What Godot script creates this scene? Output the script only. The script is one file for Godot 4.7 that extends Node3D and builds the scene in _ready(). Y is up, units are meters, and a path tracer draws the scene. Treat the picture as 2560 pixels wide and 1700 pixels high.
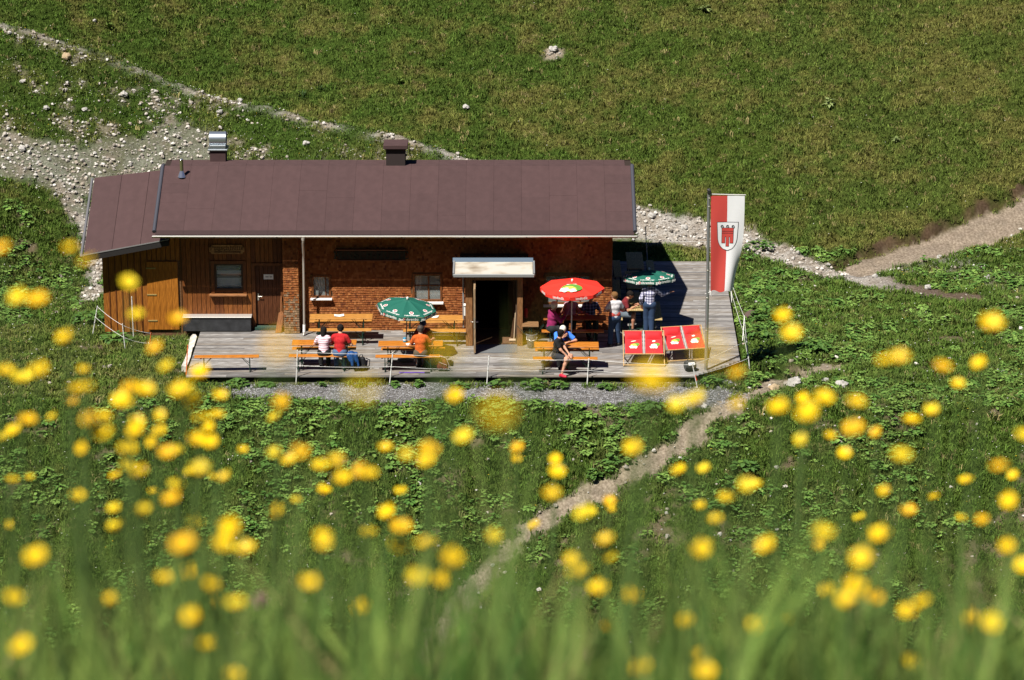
extends Node3D
# A timber hut on an alpine terrace seen from a flowering slope; metres, y up, deck boards at y = 0, shingled front wall at z = 0.

var rng := RandomNumberGenerator.new()
var taken := {}
var mats := {}
var n1 := FastNoiseLite.new()
var n2 := FastNoiseLite.new()
var n3 := FastNoiseLite.new()

# ---------------------------------------------------------------- mesh helpers
class Geo:
	var v := PackedVector3Array()
	var n := PackedVector3Array()
	var c := PackedColorArray()
	var ix := PackedInt32Array()
	var uv := PackedVector2Array()
	var col := Color(1, 1, 1)
	var use_c := false
	func tri(a: Vector3, b: Vector3, d: Vector3) -> void:   # counter-clockwise seen from outside
		var q := (b - a).cross(d - a).normalized()
		var s := v.size()
		v.append(a); v.append(b); v.append(d)
		for i in 3:
			n.append(q); c.append(col)
		ix.append(s); ix.append(s + 2); ix.append(s + 1)
	func quad(a: Vector3, b: Vector3, d: Vector3, e: Vector3) -> void:
		var q := (d - a).cross(e - b).normalized()
		var s := v.size()
		v.append(a); v.append(b); v.append(d); v.append(e)
		for i in 4:
			n.append(q); c.append(col)
		for i in [0, 2, 1, 0, 3, 2]:
			ix.append(s + i)
	func box(at: Vector3, size: Vector3, b := Basis.IDENTITY) -> void:
		var h := size * 0.5
		var p := []
		for i in 8:
			p.append(at + b * Vector3(h.x if i & 1 else -h.x, h.y if i & 2 else -h.y, h.z if i & 4 else -h.z))
		quad(p[4], p[5], p[7], p[6]); quad(p[1], p[0], p[2], p[3]); quad(p[5], p[1], p[3], p[7])
		quad(p[0], p[4], p[6], p[2]); quad(p[6], p[7], p[3], p[2]); quad(p[0], p[1], p[5], p[4])
	func span(a: Vector3, b: Vector3) -> void:   # box between two corners
		box((a + b) * 0.5, (b - a).abs())
	func cbox(at: Vector3, size: Vector3, ch: float, b := Basis.IDENTITY) -> void:   # chamfered box
		var h := size * 0.5
		var f := func(sx, sy, sz, k):
			var q := Vector3(sx * h.x, sy * h.y, sz * h.z)
			if k != 0: q.x -= sx * ch
			if k != 1: q.y -= sy * ch
			if k != 2: q.z -= sz * ch
			return at + b * q
		for s in [-1.0, 1.0]:
			var o := [f.call(s, -s, -1, 0), f.call(s, s, -1, 0), f.call(s, s, 1, 0), f.call(s, -s, 1, 0)]
			quad(o[0], o[1], o[2], o[3])
			o = [f.call(-1, s, -s, 1), f.call(-1, s, s, 1), f.call(1, s, s, 1), f.call(1, s, -s, 1)]
			quad(o[0], o[1], o[2], o[3])
			o = [f.call(-s, -1, s, 2), f.call(s, -1, s, 2), f.call(s, 1, s, 2), f.call(-s, 1, s, 2)]
			quad(o[0], o[1], o[2], o[3])
		for s in [-1.0, 1.0]:
			for t in [-1.0, 1.0]:
				var flip: bool = s * t < 0
				var e := [f.call(s, t, -1, 0), f.call(s, t, -1, 1), f.call(s, t, 1, 1), f.call(s, t, 1, 0)]
				if flip: e.reverse()
				quad(e[0], e[1], e[2], e[3])
				e = [f.call(-1, s, t, 1), f.call(-1, s, t, 2), f.call(1, s, t, 2), f.call(1, s, t, 1)]
				if flip: e.reverse()
				quad(e[0], e[1], e[2], e[3])
				e = [f.call(s, -1, t, 2), f.call(s, -1, t, 0), f.call(s, 1, t, 0), f.call(s, 1, t, 2)]
				if flip: e.reverse()
				quad(e[0], e[1], e[2], e[3])
				for w in [-1.0, 1.0]:
					var g := [f.call(s, t, w, 0), f.call(s, t, w, 1), f.call(s, t, w, 2)]
					if s * t * w < 0: g.reverse()
					tri(g[0], g[1], g[2])
	func bar(a: Vector3, b: Vector3, w: float, d: float, up := Vector3.UP) -> void:   # square bar from a to b
		var z := (b - a).normalized()
		var u := up if absf(z.dot(up)) < 0.98 else Vector3.RIGHT
		var x := u.cross(z).normalized()
		box((a + b) * 0.5, Vector3(w, d, a.distance_to(b)), Basis(x, z.cross(x), z))
	func tube(p: PackedVector3Array, r, sides := 8, caps := true) -> void:
		var s := v.size()
		var m := p.size()
		var side := Vector3.ZERO
		for i in m:
			var t: Vector3 = (p[mini(i + 1, m - 1)] - p[maxi(i - 1, 0)]).normalized()
			if side == Vector3.ZERO:
				side = t.cross(Vector3.UP if absf(t.y) < 0.9 else Vector3.RIGHT).normalized()
			side = (side - t * side.dot(t)).normalized()
			var other := t.cross(side)
			var rr: float = r[i] if r is Array else r
			for k in sides:
				var a := TAU * k / sides
				var d := side * cos(a) + other * sin(a)
				v.append(p[i] + d * rr); n.append(d); c.append(col)
		for i in m - 1:
			for k in sides:
				var a := s + i * sides + k
				var b := s + i * sides + (k + 1) % sides
				for j in [a, a + sides, b, b, a + sides, b + sides]:
					ix.append(j)
		if caps:
			for e in 2:
				var at: Vector3 = p[0] if e == 0 else p[m - 1]
				var d: Vector3 = ((p[0] - p[1]) if e == 0 else (p[m - 1] - p[m - 2])).normalized()
				var o := v.size()
				v.append(at); n.append(d); c.append(col)
				for k in sides:
					v.append(v[s + (0 if e == 0 else (m - 1) * sides) + k]); n.append(d); c.append(col)
				for k in sides:
					var k2 := (k + 1) % sides
					for j in ([o, o + 1 + k, o + 1 + k2] if e == 0 else [o, o + 1 + k2, o + 1 + k]):
						ix.append(j)
	func lathe(prof: Array, sides := 16, at := Vector3.ZERO, b := Basis.IDENTITY) -> void:   # prof: [r, y] from bottom to top
		var s := v.size()
		for i in prof.size():
			var d: Vector2 = Vector2(prof[mini(i + 1, prof.size() - 1)][0], prof[mini(i + 1, prof.size() - 1)][1]) - Vector2(prof[maxi(i - 1, 0)][0], prof[maxi(i - 1, 0)][1])
			for k in sides + 1:
				var a := TAU * k / sides
				v.append(at + b * Vector3(cos(a) * prof[i][0], prof[i][1], sin(a) * prof[i][0]))
				n.append((b * Vector3(cos(a) * d.y, -d.x, sin(a) * d.y)).normalized()); c.append(col)
		for i in prof.size() - 1:
			for k in sides:
				var a := s + i * (sides + 1) + k
				for j in [a, a + 1, a + sides + 1, a + 1, a + sides + 2, a + sides + 1]:
					ix.append(j)
	func ball(at: Vector3, r: Vector3, b := Basis.IDENTITY, seg := 8) -> void:
		var s := v.size()
		for i in seg + 1:
			for k in seg * 2 + 1:
				var t := PI * i / seg
				var a := PI * k / seg
				var d := Vector3(sin(t) * cos(a), cos(t), sin(t) * sin(a))
				v.append(at + b * (d * r)); n.append((b * (d / r)).normalized()); c.append(col)
		for i in seg:
			for k in seg * 2:
				var a := s + i * (seg * 2 + 1) + k
				for j in [a, a + seg * 2 + 1, a + 1, a + 1, a + seg * 2 + 1, a + seg * 2 + 2]:
					ix.append(j)
	func grid(f: Callable, nu: int, nv: int) -> void:   # smooth sheet f(u, v)
		var s := v.size()
		for i in nu + 1:
			for k in nv + 1:
				v.append(f.call(float(i) / nu, float(k) / nv)); c.append(col)
		for i in nu + 1:
			for k in nv + 1:
				var a: Vector3 = v[s + mini(i + 1, nu) * (nv + 1) + k] - v[s + maxi(i - 1, 0) * (nv + 1) + k]
				var b: Vector3 = v[s + i * (nv + 1) + mini(k + 1, nv)] - v[s + i * (nv + 1) + maxi(k - 1, 0)]
				n.append(a.cross(b).normalized())
		for i in nu:
			for k in nv:
				var a := s + i * (nv + 1) + k
				for j in [a, a + 1, a + nv + 1, a + 1, a + nv + 2, a + nv + 1]:
					ix.append(j)
	func prism(poly: Array, depth: float, at := Vector3.ZERO, b := Basis.IDENTITY) -> void:   # outline in x,y (counter-clockwise), thickness along z
		var pp := PackedVector2Array(poly)
		var t := Geometry2D.triangulate_polygon(pp)
		for i in range(0, t.size(), 3):
			var q := []
			for k in 3:
				q.append(Vector3(pp[t[i + k]].x, pp[t[i + k]].y, depth * 0.5))
			if (q[1] - q[0]).cross(q[2] - q[0]).z < 0: q.reverse()
			tri(at + b * q[0], at + b * q[1], at + b * q[2])
			var m := Vector3(0, 0, depth)
			tri(at + b * (q[2] - m), at + b * (q[1] - m), at + b * (q[0] - m))
		for i in pp.size():
			var a := Vector3(pp[i].x, pp[i].y, 0)
			var d := Vector3(pp[(i + 1) % pp.size()].x, pp[(i + 1) % pp.size()].y, 0)
			var h := Vector3(0, 0, depth * 0.5)
			quad(at + b * (a - h), at + b * (d - h), at + b * (d + h), at + b * (a + h))
	func mesh() -> ArrayMesh:
		var a := []
		a.resize(Mesh.ARRAY_MAX)
		a[Mesh.ARRAY_VERTEX] = v; a[Mesh.ARRAY_NORMAL] = n; a[Mesh.ARRAY_INDEX] = ix
		if use_c: a[Mesh.ARRAY_COLOR] = c
		if uv.size() == v.size(): a[Mesh.ARRAY_TEX_UV] = uv
		var m := ArrayMesh.new()
		m.add_surface_from_arrays(Mesh.PRIMITIVE_TRIANGLES, a)
		return m

func V(x, y, z) -> Vector3:
	return Vector3(x, y, z)

func P(a: Array) -> PackedVector3Array:
	return PackedVector3Array(a)

# ---------------------------------------------------------------- nodes
func numbered(called: String) -> String:
	var k: int = taken.get(called, 0)
	taken[called] = k + 1
	return called if k == 0 else "%s_%03d" % [called, k]

func tag(o: Node, label := "", category := "", group := "", kind := "") -> Node:
	if label: o.set_meta("label", label)
	if category: o.set_meta("category", category)
	if group: o.set_meta("group", group)
	if kind: o.set_meta("kind", kind)
	return o

func thing(called: String, label: String, category: String, at := Vector3.ZERO, turn := 0.0, group := "") -> Node3D:
	var o := Node3D.new()
	o.name = numbered(called)
	add_child(o)
	o.position = at
	o.rotation.y = turn
	tag(o, label, category, group)
	return o

func part(called: String, g, m: Material, to: Node = null) -> MeshInstance3D:   # one mesh; without a parent it is a thing of its own
	var o := MeshInstance3D.new()
	o.mesh = g.mesh() if g is Geo else g
	o.material_override = m
	o.cast_shadow = GeometryInstance3D.SHADOW_CASTING_SETTING_ON
	if to:
		o.name = called
		to.add_child(o, true)
	else:
		o.name = numbered(called)
		add_child(o)
	return o

func group_node(called: String, to: Node) -> Node3D:
	var o := Node3D.new()
	o.name = called
	to.add_child(o, true)
	return o

func one(called: String, g, m: Material, label: String, category: String, group := "") -> MeshInstance3D:
	var o := part(called, g, m)
	tag(o, label, category, group)
	return o

func copy_of(o: Node3D, at: Vector3, turn: float, label: String, group := "") -> Node3D:
	var c: Node3D = o.duplicate()
	c.name = numbered(String(o.name).rstrip("0123456789").trim_suffix("_"))
	add_child(c)
	c.position = at
	c.rotation = V(0, turn, 0)
	c.set_meta("label", label)
	if group: c.set_meta("group", group)
	return c

# ---------------------------------------------------------------- materials
func noise_tex(size: int, freq: float, lo: float, hi: float, sd: int, oct := 4, warm := 0.0) -> ImageTexture:
	var f := FastNoiseLite.new()
	f.seed = sd
	f.frequency = freq
	f.fractal_octaves = oct
	var im := f.get_seamless_image(size, size)
	im.convert(Image.FORMAT_L8)
	var d := im.get_data()
	var o := PackedByteArray()
	o.resize(d.size() * 3)
	for i in d.size():
		var t := lo + (hi - lo) * d[i] / 255.0
		o[i * 3] = int(clampf(t, 0, 1) * 255)
		o[i * 3 + 1] = int(clampf(t - warm * (1.0 - d[i] / 255.0), 0, 1) * 255)
		o[i * 3 + 2] = int(clampf(t - 2.0 * warm * (1.0 - d[i] / 255.0), 0, 1) * 255)
	return ImageTexture.create_from_image(Image.create_from_data(size, size, false, Image.FORMAT_RGB8, o))

var tex := {}

func mat(key: String, col := Color(0.5, 0.5, 0.5), rough := 0.8, metal := 0.0, texture := "", scale := Vector3.ONE, world := true) -> StandardMaterial3D:   # col holds linear values
	if mats.has(key):
		return mats[key]
	var m := StandardMaterial3D.new()
	m.resource_name = key
	m.albedo_color = col.linear_to_srgb()
	m.roughness = rough
	m.metallic = metal
	m.metallic_specular = 0.35
	if texture:
		m.albedo_texture = tex[texture]
		m.uv1_triplanar = true
		m.uv1_world_triplanar = world
		m.uv1_scale = scale
	mats[key] = m
	return m

func vmat(key: String, rough := 0.9, texture := "", scale := Vector3.ONE) -> StandardMaterial3D:
	var m := mat(key, Color(1, 1, 1), rough, 0.0, texture, scale)
	m.vertex_color_use_as_albedo = true
	m.metallic_specular = 0.2
	return m

func make_textures() -> void:
	tex.grain = noise_tex(512, 0.012, 0.62, 1.0, 3, 5, 0.03)
	tex.soft = noise_tex(512, 0.006, 0.72, 1.0, 5, 4)
	tex.ground = noise_tex(512, 0.02, 0.55, 1.0, 8, 5, 0.02)
	tex.felt = noise_tex(512, 0.012, 0.9, 1.0, 41, 7)
	tex.rough = noise_tex(256, 0.05, 0.75, 1.0, 9, 3)
	tex.stain = noise_tex(256, 0.01, 0.72, 1.2, 12, 4, 0.06)
	tex.stripe = pattern(func(x, y): return Color(0.62, 0.18, 0.26) if y % 32 < 8 else Color(0.93, 0.86, 0.9), 64)
	tex.plaid = pattern(func(x, y):
		var a := (0.5 if x % 32 < 13 else 0.0) + (0.5 if y % 32 < 13 else 0.0)
		return Color(0.9, 0.9, 0.95).lerp(Color(0.12, 0.13, 0.3), a), 64)
	tex.plaid_dark = pattern(func(x, y):
		var a := (0.5 if x % 32 < 18 else 0.0) + (0.5 if y % 32 < 18 else 0.0)
		return Color(0.62, 0.64, 0.75).lerp(Color(0.1, 0.11, 0.2), a), 64)
	tex.red_print = pattern(func(x, y): return Color(0.75, 0.4, 0.42) if (x * 7 + y * 13) % 29 < 4 else Color(0.42, 0.07, 0.1), 64)

func pattern(f: Callable, s: int) -> ImageTexture:
	var im := Image.create(s, s, false, Image.FORMAT_RGB8)
	for y in s:
		for x in s:
			im.set_pixel(x, y, f.call(x, y))
	return ImageTexture.create_from_image(im)

func text_mesh(t: String, height: float, depth := 0.006, face := "Droid Sans", bold := 700) -> TextMesh:
	var m := TextMesh.new()
	var f := SystemFont.new()
	f.font_names = PackedStringArray([face])
	f.font_weight = bold
	m.font = f
	m.text = t
	m.font_size = 32
	m.pixel_size = height / 23.0
	m.depth = depth
	m.curve_step = 4.0
	return m

# ---------------------------------------------------------------- the lie of the land
const PZ := [6.2, 8.0, 10.0, 12.0, 14.0, 17.0, 22.0, 30.0, 40.0, 60.0, 74.0, 82.0, 86.0, 88.0, 90.0, 93.0, 100.0, 110.0]
const PY := [-0.22, -0.9, -2.0, -3.1, -4.2, -5.4, -6.6, -7.0, -4.5, 8.5, 18.8, 24.32, 26.49, 27.29, 27.96, 28.88, 31.5, 36.0]
const CX := [-60.0, -24.0, -20.0, -18.0, -16.0, -14.0, -12.0, -10.0, -8.0, -6.0, -4.0, -2.0, 3.0, 60.0]
const CZ := [-16.8, -16.74, -16.36, -15.98, -15.88, -15.74, -15.5, -15.12, -14.62, -14.02, -13.4, -12.98, -12.0, -12.0]
const PATH := [[9.6, 2.6], [8.65, 3.5], [7.38, 5.04], [6.4, 6.35], [5.54, 7.18], [4.82, 7.92], [3.87, 8.72], [2.95, 9.23], [1.92, 9.76], [0.9, 10.35], [0.11, 10.98], [-0.44, 11.6], [-1.6, 13.2], [-3, 16]]
const TRACK := [[30, -17], [18.6, -11.9], [17.69, -11.3], [15.31, -9.95], [13.57, -9.0], [12.4, -8.3], [11.6, -7.6]]
const HUTPATH := [[2.0, -10.6], [4.19, -10.4], [5.76, -10.2], [7.78, -9.7], [9.19, -8.6], [10.66, -7.1], [12.12, -5.94], [13.92, -4.6], [14.9, -3.9]]
const SCREE := [[-21, -10.4], [-17.5, -10.95], [-14.7, -11.2], [-12.6, -12.2], [-11.2, -12.9]]
const SCREE_LOW := [[-14.7, -9.6], [-13.9, -8.0], [-13.65, -5.6], [-13.6, -4.0]]
const RIGHTSTONES := [[13.2, -7.4], [14.6, -8.0], [15.6, -6.6], [16.6, -5.4]]

func sst(a: float, b: float, t: float) -> float:
	return smoothstep(a, b, t)

func profile(z: float) -> float:
	var i := clampi(PZ.bsearch(z) - 1, 0, PZ.size() - 2)
	var m := [0.0, 0.0]
	for q in 2:
		var k: int = i + q
		if k > 0 and k < PZ.size() - 1:
			m[q] = 0.5 * ((PY[k] - PY[k - 1]) / (PZ[k] - PZ[k - 1]) + (PY[k + 1] - PY[k]) / (PZ[k + 1] - PZ[k]))
		elif k > 0:
			m[q] = (PY[k] - PY[k - 1]) / (PZ[k] - PZ[k - 1])
	var h: float = PZ[i + 1] - PZ[i]
	var t: float = (z - PZ[i]) / h
	if t > 1.0:
		return PY[i + 1] + m[1] * (z - PZ[i + 1])
	return (2 * t ** 3 - 3 * t * t + 1) * PY[i] + (t ** 3 - 2 * t * t + t) * h * m[0] + (-2 * t ** 3 + 3 * t * t) * PY[i + 1] + (t ** 3 - t * t) * h * m[1]

func crest_z(x: float) -> float:
	var i := clampi(CX.bsearch(x) - 1, 0, CX.size() - 2)
	return lerpf(CZ[i], CZ[i + 1], clampf((x - CX[i]) / (CX[i + 1] - CX[i]), 0, 1))

func smooth_ground(x: float, z: float) -> float:
	if z > 6.2:
		return profile(z)
	var u := (-9.2 + 5.0 * sst(0.0, 1.0, (-9.0 - x) / 11.0) - z) / 0.7
	var y := -0.22 + 0.35 * (log(1.0 + exp(u)) if u < 30.0 else u)
	var d := z - crest_z(x)
	if d < 8.0 and d > -2.0 and x < 3.0:
		y += 0.9 * clampf((3.0 - x) / 7.0, 0, 1) * exp(-pow(d / (2.6 if d > 0 else 0.5), 2.0))
	return y

func ground(x: float, z: float) -> float:
	var y := smooth_ground(x, z)
	var built := sst(1.5, 0.0, maxf(maxf(absf(x + 3.0) - 10.2, absf(z + 2.0) - 6.6), 0.0))
	if z > 70.0:
		return y + 0.05 * n1.get_noise_2d(x * 3.0, z * 3.0)
	y += (1.0 - built) * (0.16 * n1.get_noise_2d(x, z) + 0.09 * n2.get_noise_2d(x, z)) + (0.02 + 0.06 * (1.0 - built)) * n2.get_noise_2d(x * 2.6, z * 3.4)
	var dp := line_dist(PATH, x, z, 1.4)
	if dp < 1.4:
		y -= 0.10 * sst(0.9, 0.25, dp)
	if x > 10:
		dp = line_dist(TRACK, x, z, 1.6)
		y += -0.3 * sst(0.98, 0.78, dp)
	var dh := Vector2(x - 8.0, (z - 3.3) * 1.7).length()   # the hollow beside the trail
	if dh < 2.0:
		y -= 0.75 * sst(0.95, 0.62, dh)
	return y

func line_dist(l: Array, x: float, z: float, most: float) -> float:
	var best := most
	for i in l.size() - 1:
		var ax: float = l[i][0]
		var az: float = l[i][1]
		var bx: float = l[i + 1][0]
		var bz: float = l[i + 1][1]
		if x < minf(ax, bx) - best or x > maxf(ax, bx) + best or z < minf(az, bz) - best or z > maxf(az, bz) + best:
			continue
		var dx := bx - ax
		var dz := bz - az
		var t := clampf(((x - ax) * dx + (z - az) * dz) / (dx * dx + dz * dz), 0, 1)
		best = minf(best, Vector2(x - ax - dx * t, z - az - dz * t).length())
	return best

# what lies on the ground at a place: how bare it is (0..1), its colour there, how many stones
var bare := 0.0
var stony := 0.0
var lush := 0.0
var dry := 0.0
func look(x: float, z: float) -> Color:
	bare = 0.0
	stony = 0.0
	lush = 0.0
	var a := n1.get_noise_2d(x * 2.2 + 40.0, z * 2.2)
	var b := n2.get_noise_2d(x + 9.0, z * 1.3)
	var f := n3.get_noise_2d(x, z)
	dry = clampf(0.2 + 1.0 * a + 1.0 * b + 0.6 * f, 0, 1)
	if z < -9.0 and x > 2.0:
		dry = clampf(dry + 0.05 + 0.014 * (x - 2.0), 0, 1)
	var green := Color(0.052, 0.088, 0.017).lerp(Color(0.115, 0.115, 0.034), dry)
	green = green.lerp(Color(0.15, 0.12, 0.06), clampf((b + f * 0.7 - 0.68) * 3.0, 0, 0.6))
	var c := green
	var wob := 0.28 * b + 0.16 * f
	var rubble := Color(0.48, 0.46, 0.43).lerp(Color(0.32, 0.28, 0.235), clampf(0.45 + 1.6 * b + 0.9 * f + 0.8 * a, 0, 1))
	var k := 0.0
	if z > 4.0 and z < 7.0 and x > -10.5 and x < 7.0:   # the gravel in front of the deck
		k = sst(6.5 + 0.03 * x + wob, 6.2 + 0.03 * x + wob, z) * sst(-9.6 + 2.0 * wob, -7.6 + 2.0 * wob, x) * sst(6.9, 6.2 + wob, x)
		k *= 1.0 - 0.75 * sst(5.15, 4.75, z + 0.7 * b) * sst(0.0, 0.3, f + 0.25)
		c = c.lerp(Color(0.2, 0.2, 0.2) * (1.0 + 0.5 * f), k)
		bare = maxf(bare, k)
	var d := line_dist(PATH, x, z, 1.3)
	if d < 1.3:
		k = sst(0.42 + wob, 0.2 + wob, d)
		c = c.lerp(Color(0.36, 0.305, 0.235) * (1.0 + 0.4 * f), k)
		bare = maxf(bare, k)
		stony = maxf(stony, 0.3 * sst(0.9, 0.4, d))
	if x > 1.0 and z < -2.0:
		d = line_dist(HUTPATH, x, z, 1.8)
		if d < 1.8:
			var w := 0.8 - 0.045 * (x - 4.0)
			k = sst(w + 0.25 + wob, w - 0.15 + wob, d)
			c = c.lerp(rubble.lerp(Color(0.15, 0.115, 0.09), sst(11.0, 14.0, x)), k)
			bare = maxf(bare, k)
			stony = maxf(stony, k * (1.0 - 0.7 * sst(10, 13, x)))
		d = line_dist(TRACK, x, z, 2.2)
		if d < 2.2:
			k = sst(0.78 + wob * 0.6, 0.6 + wob * 0.6, d)
			c = c.lerp(Color(0.33, 0.275, 0.215) * (1.0 + 0.25 * f), k)
			bare = maxf(bare, k)
			if z + 0.55 * (x - 12.4) + 8.3 < 0.0:   # soil laid bare where the track cuts the slope
				var cut := sst(1.02 + wob * 0.9, 0.9 + wob * 0.9, d) * (1.0 - k) * clampf(0.75 + 1.2 * b, 0, 1)
				c = c.lerp(Color(0.11, 0.075, 0.05) * (1.0 + 0.6 * f), cut)
				bare = maxf(bare, cut)
			if k < 0.9:
				stony = maxf(stony, 0.7 * sst(1.9, 0.8, d + b) * sst(-0.2, 0.3, z + 0.55 * (x - 12.4) + 8.3))
		d = line_dist(RIGHTSTONES, x, z, 1.6)
		if d < 1.6:
			k = 0.6 * sst(1.4 + 1.5 * wob, 0.3, d)
			c = c.lerp(rubble, k * 0.6)
			bare = maxf(bare, k * 0.6)
			stony = maxf(stony, k)
	if x < 3.0 and z < -3.0:
		d = minf(line_dist(SCREE, x, z, 2.6), line_dist(SCREE_LOW, x, z, 2.6) + 0.65)
		k = sst(1.3 + 1.3 * wob, 0.85 + 1.3 * wob, d)
		c = c.lerp(rubble, k)
		bare = maxf(bare, k)
		stony = maxf(stony, k)
		var dc := z - crest_z(x)
		if dc > -0.7 and dc < 6.5 and x < 2.5:
			k = sst(0.3, 0.06, absf(dc - 0.1 + 0.5 * wob)) * clampf(0.62 + 0.35 * sst(-8.0, -2.0, x) + 1.2 * b, 0, 1)
			k = maxf(k, sst(0.28, 0.6, b + 0.6 * f) * 0.6 * sst(-0.3, 0.5, dc))
			c = c.lerp(Color(0.05, 0.088, 0.02), 0.6 * (1.0 - k))
			c = c.lerp(rubble, k)
			bare = maxf(bare, k * 0.9)
			stony = maxf(stony, maxf(k, 0.52 + 0.8 * b + 0.3 * f) * sst(-0.7, 0.1, dc))
	var dm := Vector2(x - 1.5, (z + 18.9) * 1.6).length() + 0.5 * wob   # a bare spot in the meadow
	if dm < 0.6:
		k = sst(0.55, 0.3, dm)
		c = c.lerp(Color(0.36, 0.31, 0.25), k)
		bare = maxf(bare, k)
		stony = maxf(stony, k * 0.8)
	if z > -9.0 and (x > 7.0 or x < -9.8 or z > 5.9) and z < 20.0 and bare < 0.5:
		lush = clampf(0.42 + 1.6 * a + 1.1 * b, 0, 1)
		if z > 5.9 and z < 9.4 and x < 6.0 and x > -9.0:
			lush = maxf(lush, clampf(1.25 - 0.32 * (z - 5.9) + 0.8 * b + 0.5 * a, 0, 1))
		if x > 7.0 and x < 9.6 and z < 5.0:
			lush = maxf(lush, 0.55 + 0.7 * b)
		if x < -9.0 and z > -1.0 and z < 6.0:
			lush *= 0.35
			dry = maxf(dry, 0.35 + 0.5 * b)
		stony = maxf(stony, 0.05 + 0.2 * clampf(b, 0, 1))
		c = c.lerp(Color(0.045, 0.075, 0.018), 0.7 * lush * (1.0 - bare))
		var patch := sst(0.38, 0.6, b - 0.4 * a + 0.5 * f) * (1.0 - bare)
		c = c.lerp(Color(0.19, 0.15, 0.105), patch * 0.8)
		bare = maxf(bare, patch * 0.7)
		stony = maxf(stony, patch * 0.35)
	return c

func build_land() -> void:
	var xs := [-150.0, -110.0, -80.0, -60.0, -45.0, -35.0, -29.0, -25.0, -23.0]
	var x := -22.0
	while x < 22.01:
		xs.append(x); x += 0.17
	xs.append_array([23.0, 25.0, 29.0, 35.0, 45.0, 60.0, 80.0, 110.0, 150.0])
	var zs := [-160.0, -120.0, -90.0, -70.0, -55.0, -45.0, -38.0, -33.0, -29.0, -27.0, -25.5]
	var z := -24.5
	while z < 15.0:
		zs.append(z); z += 0.17
	while z < 81.0:
		zs.append(z); z += 1.2
	while z < 92.0:
		zs.append(z); z += 0.2
	zs.append_array([93.0, 95.0, 98.0, 102.0, 110.0, 125.0, 150.0])
	var g := Geo.new()
	g.use_c = true
	var nx := xs.size()
	for zz in zs:
		for xx in xs:
			g.v.append(V(xx, ground(xx, zz), zz))
			g.c.append(look(xx, zz))
	var nz := zs.size()
	for j in nz:
		for i in nx:
			var a: Vector3 = g.v[j * nx + mini(i + 1, nx - 1)] - g.v[j * nx + maxi(i - 1, 0)]
			var b: Vector3 = g.v[mini(j + 1, nz - 1) * nx + i] - g.v[maxi(j - 1, 0) * nx + i]
			g.n.append(b.cross(a).normalized())
	for j in nz - 1:
		for i in nx - 1:
			var a := j * nx + i
			for q in [a, a + 1, a + nx, a + 1, a + nx + 1, a + nx]:
				g.ix.append(q)
	var m := vmat("soil_and_turf", 0.95, "ground", Vector3.ONE * 0.9)
	m.metallic_specular = 0.1
	tag(part("ground", g, m), "", "", "", "structure")

func clump_mesh(count: int, spread: float, h0: float, h1: float, w: float, lean: float, sd: int) -> ArrayMesh:
	var r := RandomNumberGenerator.new()
	r.seed = sd
	var g := Geo.new()
	for i in count:
		var a := r.randf() * TAU
		var at := V(cos(a), 0, sin(a)) * spread * sqrt(r.randf())
		var h := r.randf_range(h0, h1)
		var t := r.randf() * TAU
		var out := V(cos(t), 0, sin(t))
		var side := V(-out.z, 0, out.x) * w * r.randf_range(0.6, 1.3)
		var tip := at + V(0, h, 0) + out * h * lean * r.randf_range(0.2, 1.4)
		var mid := at + V(0, h * 0.6, 0) + out * h * lean * 0.3
		at.y -= 0.02
		g.quad(at - side, at + side, mid + side * 0.75, mid - side * 0.75)
		g.tri(mid - side * 0.75, mid + side * 0.75, tip)
	return g.mesh()

func leaf_clump_mesh(count: int, spread: float, h: float, size: float, sd: int) -> ArrayMesh:
	var r := RandomNumberGenerator.new()
	r.seed = sd
	var g := Geo.new()
	for i in count:
		var a := r.randf() * TAU
		var q := sqrt(r.randf())
		var at := V(cos(a) * spread * q, h * (1.0 - 0.55 * q * q) * r.randf_range(0.55, 1.05), sin(a) * spread * q)
		leaf(g, at, a + r.randf_range(-0.6, 0.6), size * r.randf_range(0.65, 1.25), r.randf_range(-0.55, 0.35))
	return g.mesh()

func leaf(g: Geo, at: Vector3, turn: float, s: float, droop: float) -> void:   # a broad leaf folded along its rib
	var b := Basis(Vector3.UP, -turn) * Basis(Vector3(0, 0, 1), droop)
	var o := [V(-0.45, 0, 0), V(-0.2, 0.07, 0.42), V(0.25, 0.05, 0.36), V(0.62, -0.06, 0), V(0.25, 0.05, -0.36), V(-0.2, 0.07, -0.42)]
	var p := []
	for q in o:
		p.append(at + b * (q * s))
	g.quad(p[0], p[1], p[2], p[3])
	g.quad(p[0], p[3], p[4], p[5])

func rock_mesh(sd: int, seg := 5) -> ArrayMesh:
	var g := Geo.new()
	g.ball(Vector3.ZERO, Vector3.ONE, Basis.IDENTITY, seg)
	var f := FastNoiseLite.new()
	f.seed = sd
	f.frequency = 0.9
	var out := Geo.new()
	for i in range(0, g.ix.size(), 3):
		var q := []
		for k in 3:
			var p: Vector3 = g.v[g.ix[i + k]]
			q.append(p * (0.85 + 0.55 * f.get_noise_3dv(p)) * V(1, 0.72, 0.9))
		if q[0].distance_to(q[1]) > 0.001 and q[1].distance_to(q[2]) > 0.001 and q[0].distance_to(q[2]) > 0.001:
			out.tri(q[0], q[2], q[1])
	return out.mesh()

class Scatter:
	var t: Array[Transform3D] = []
	var c := PackedColorArray()

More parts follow.
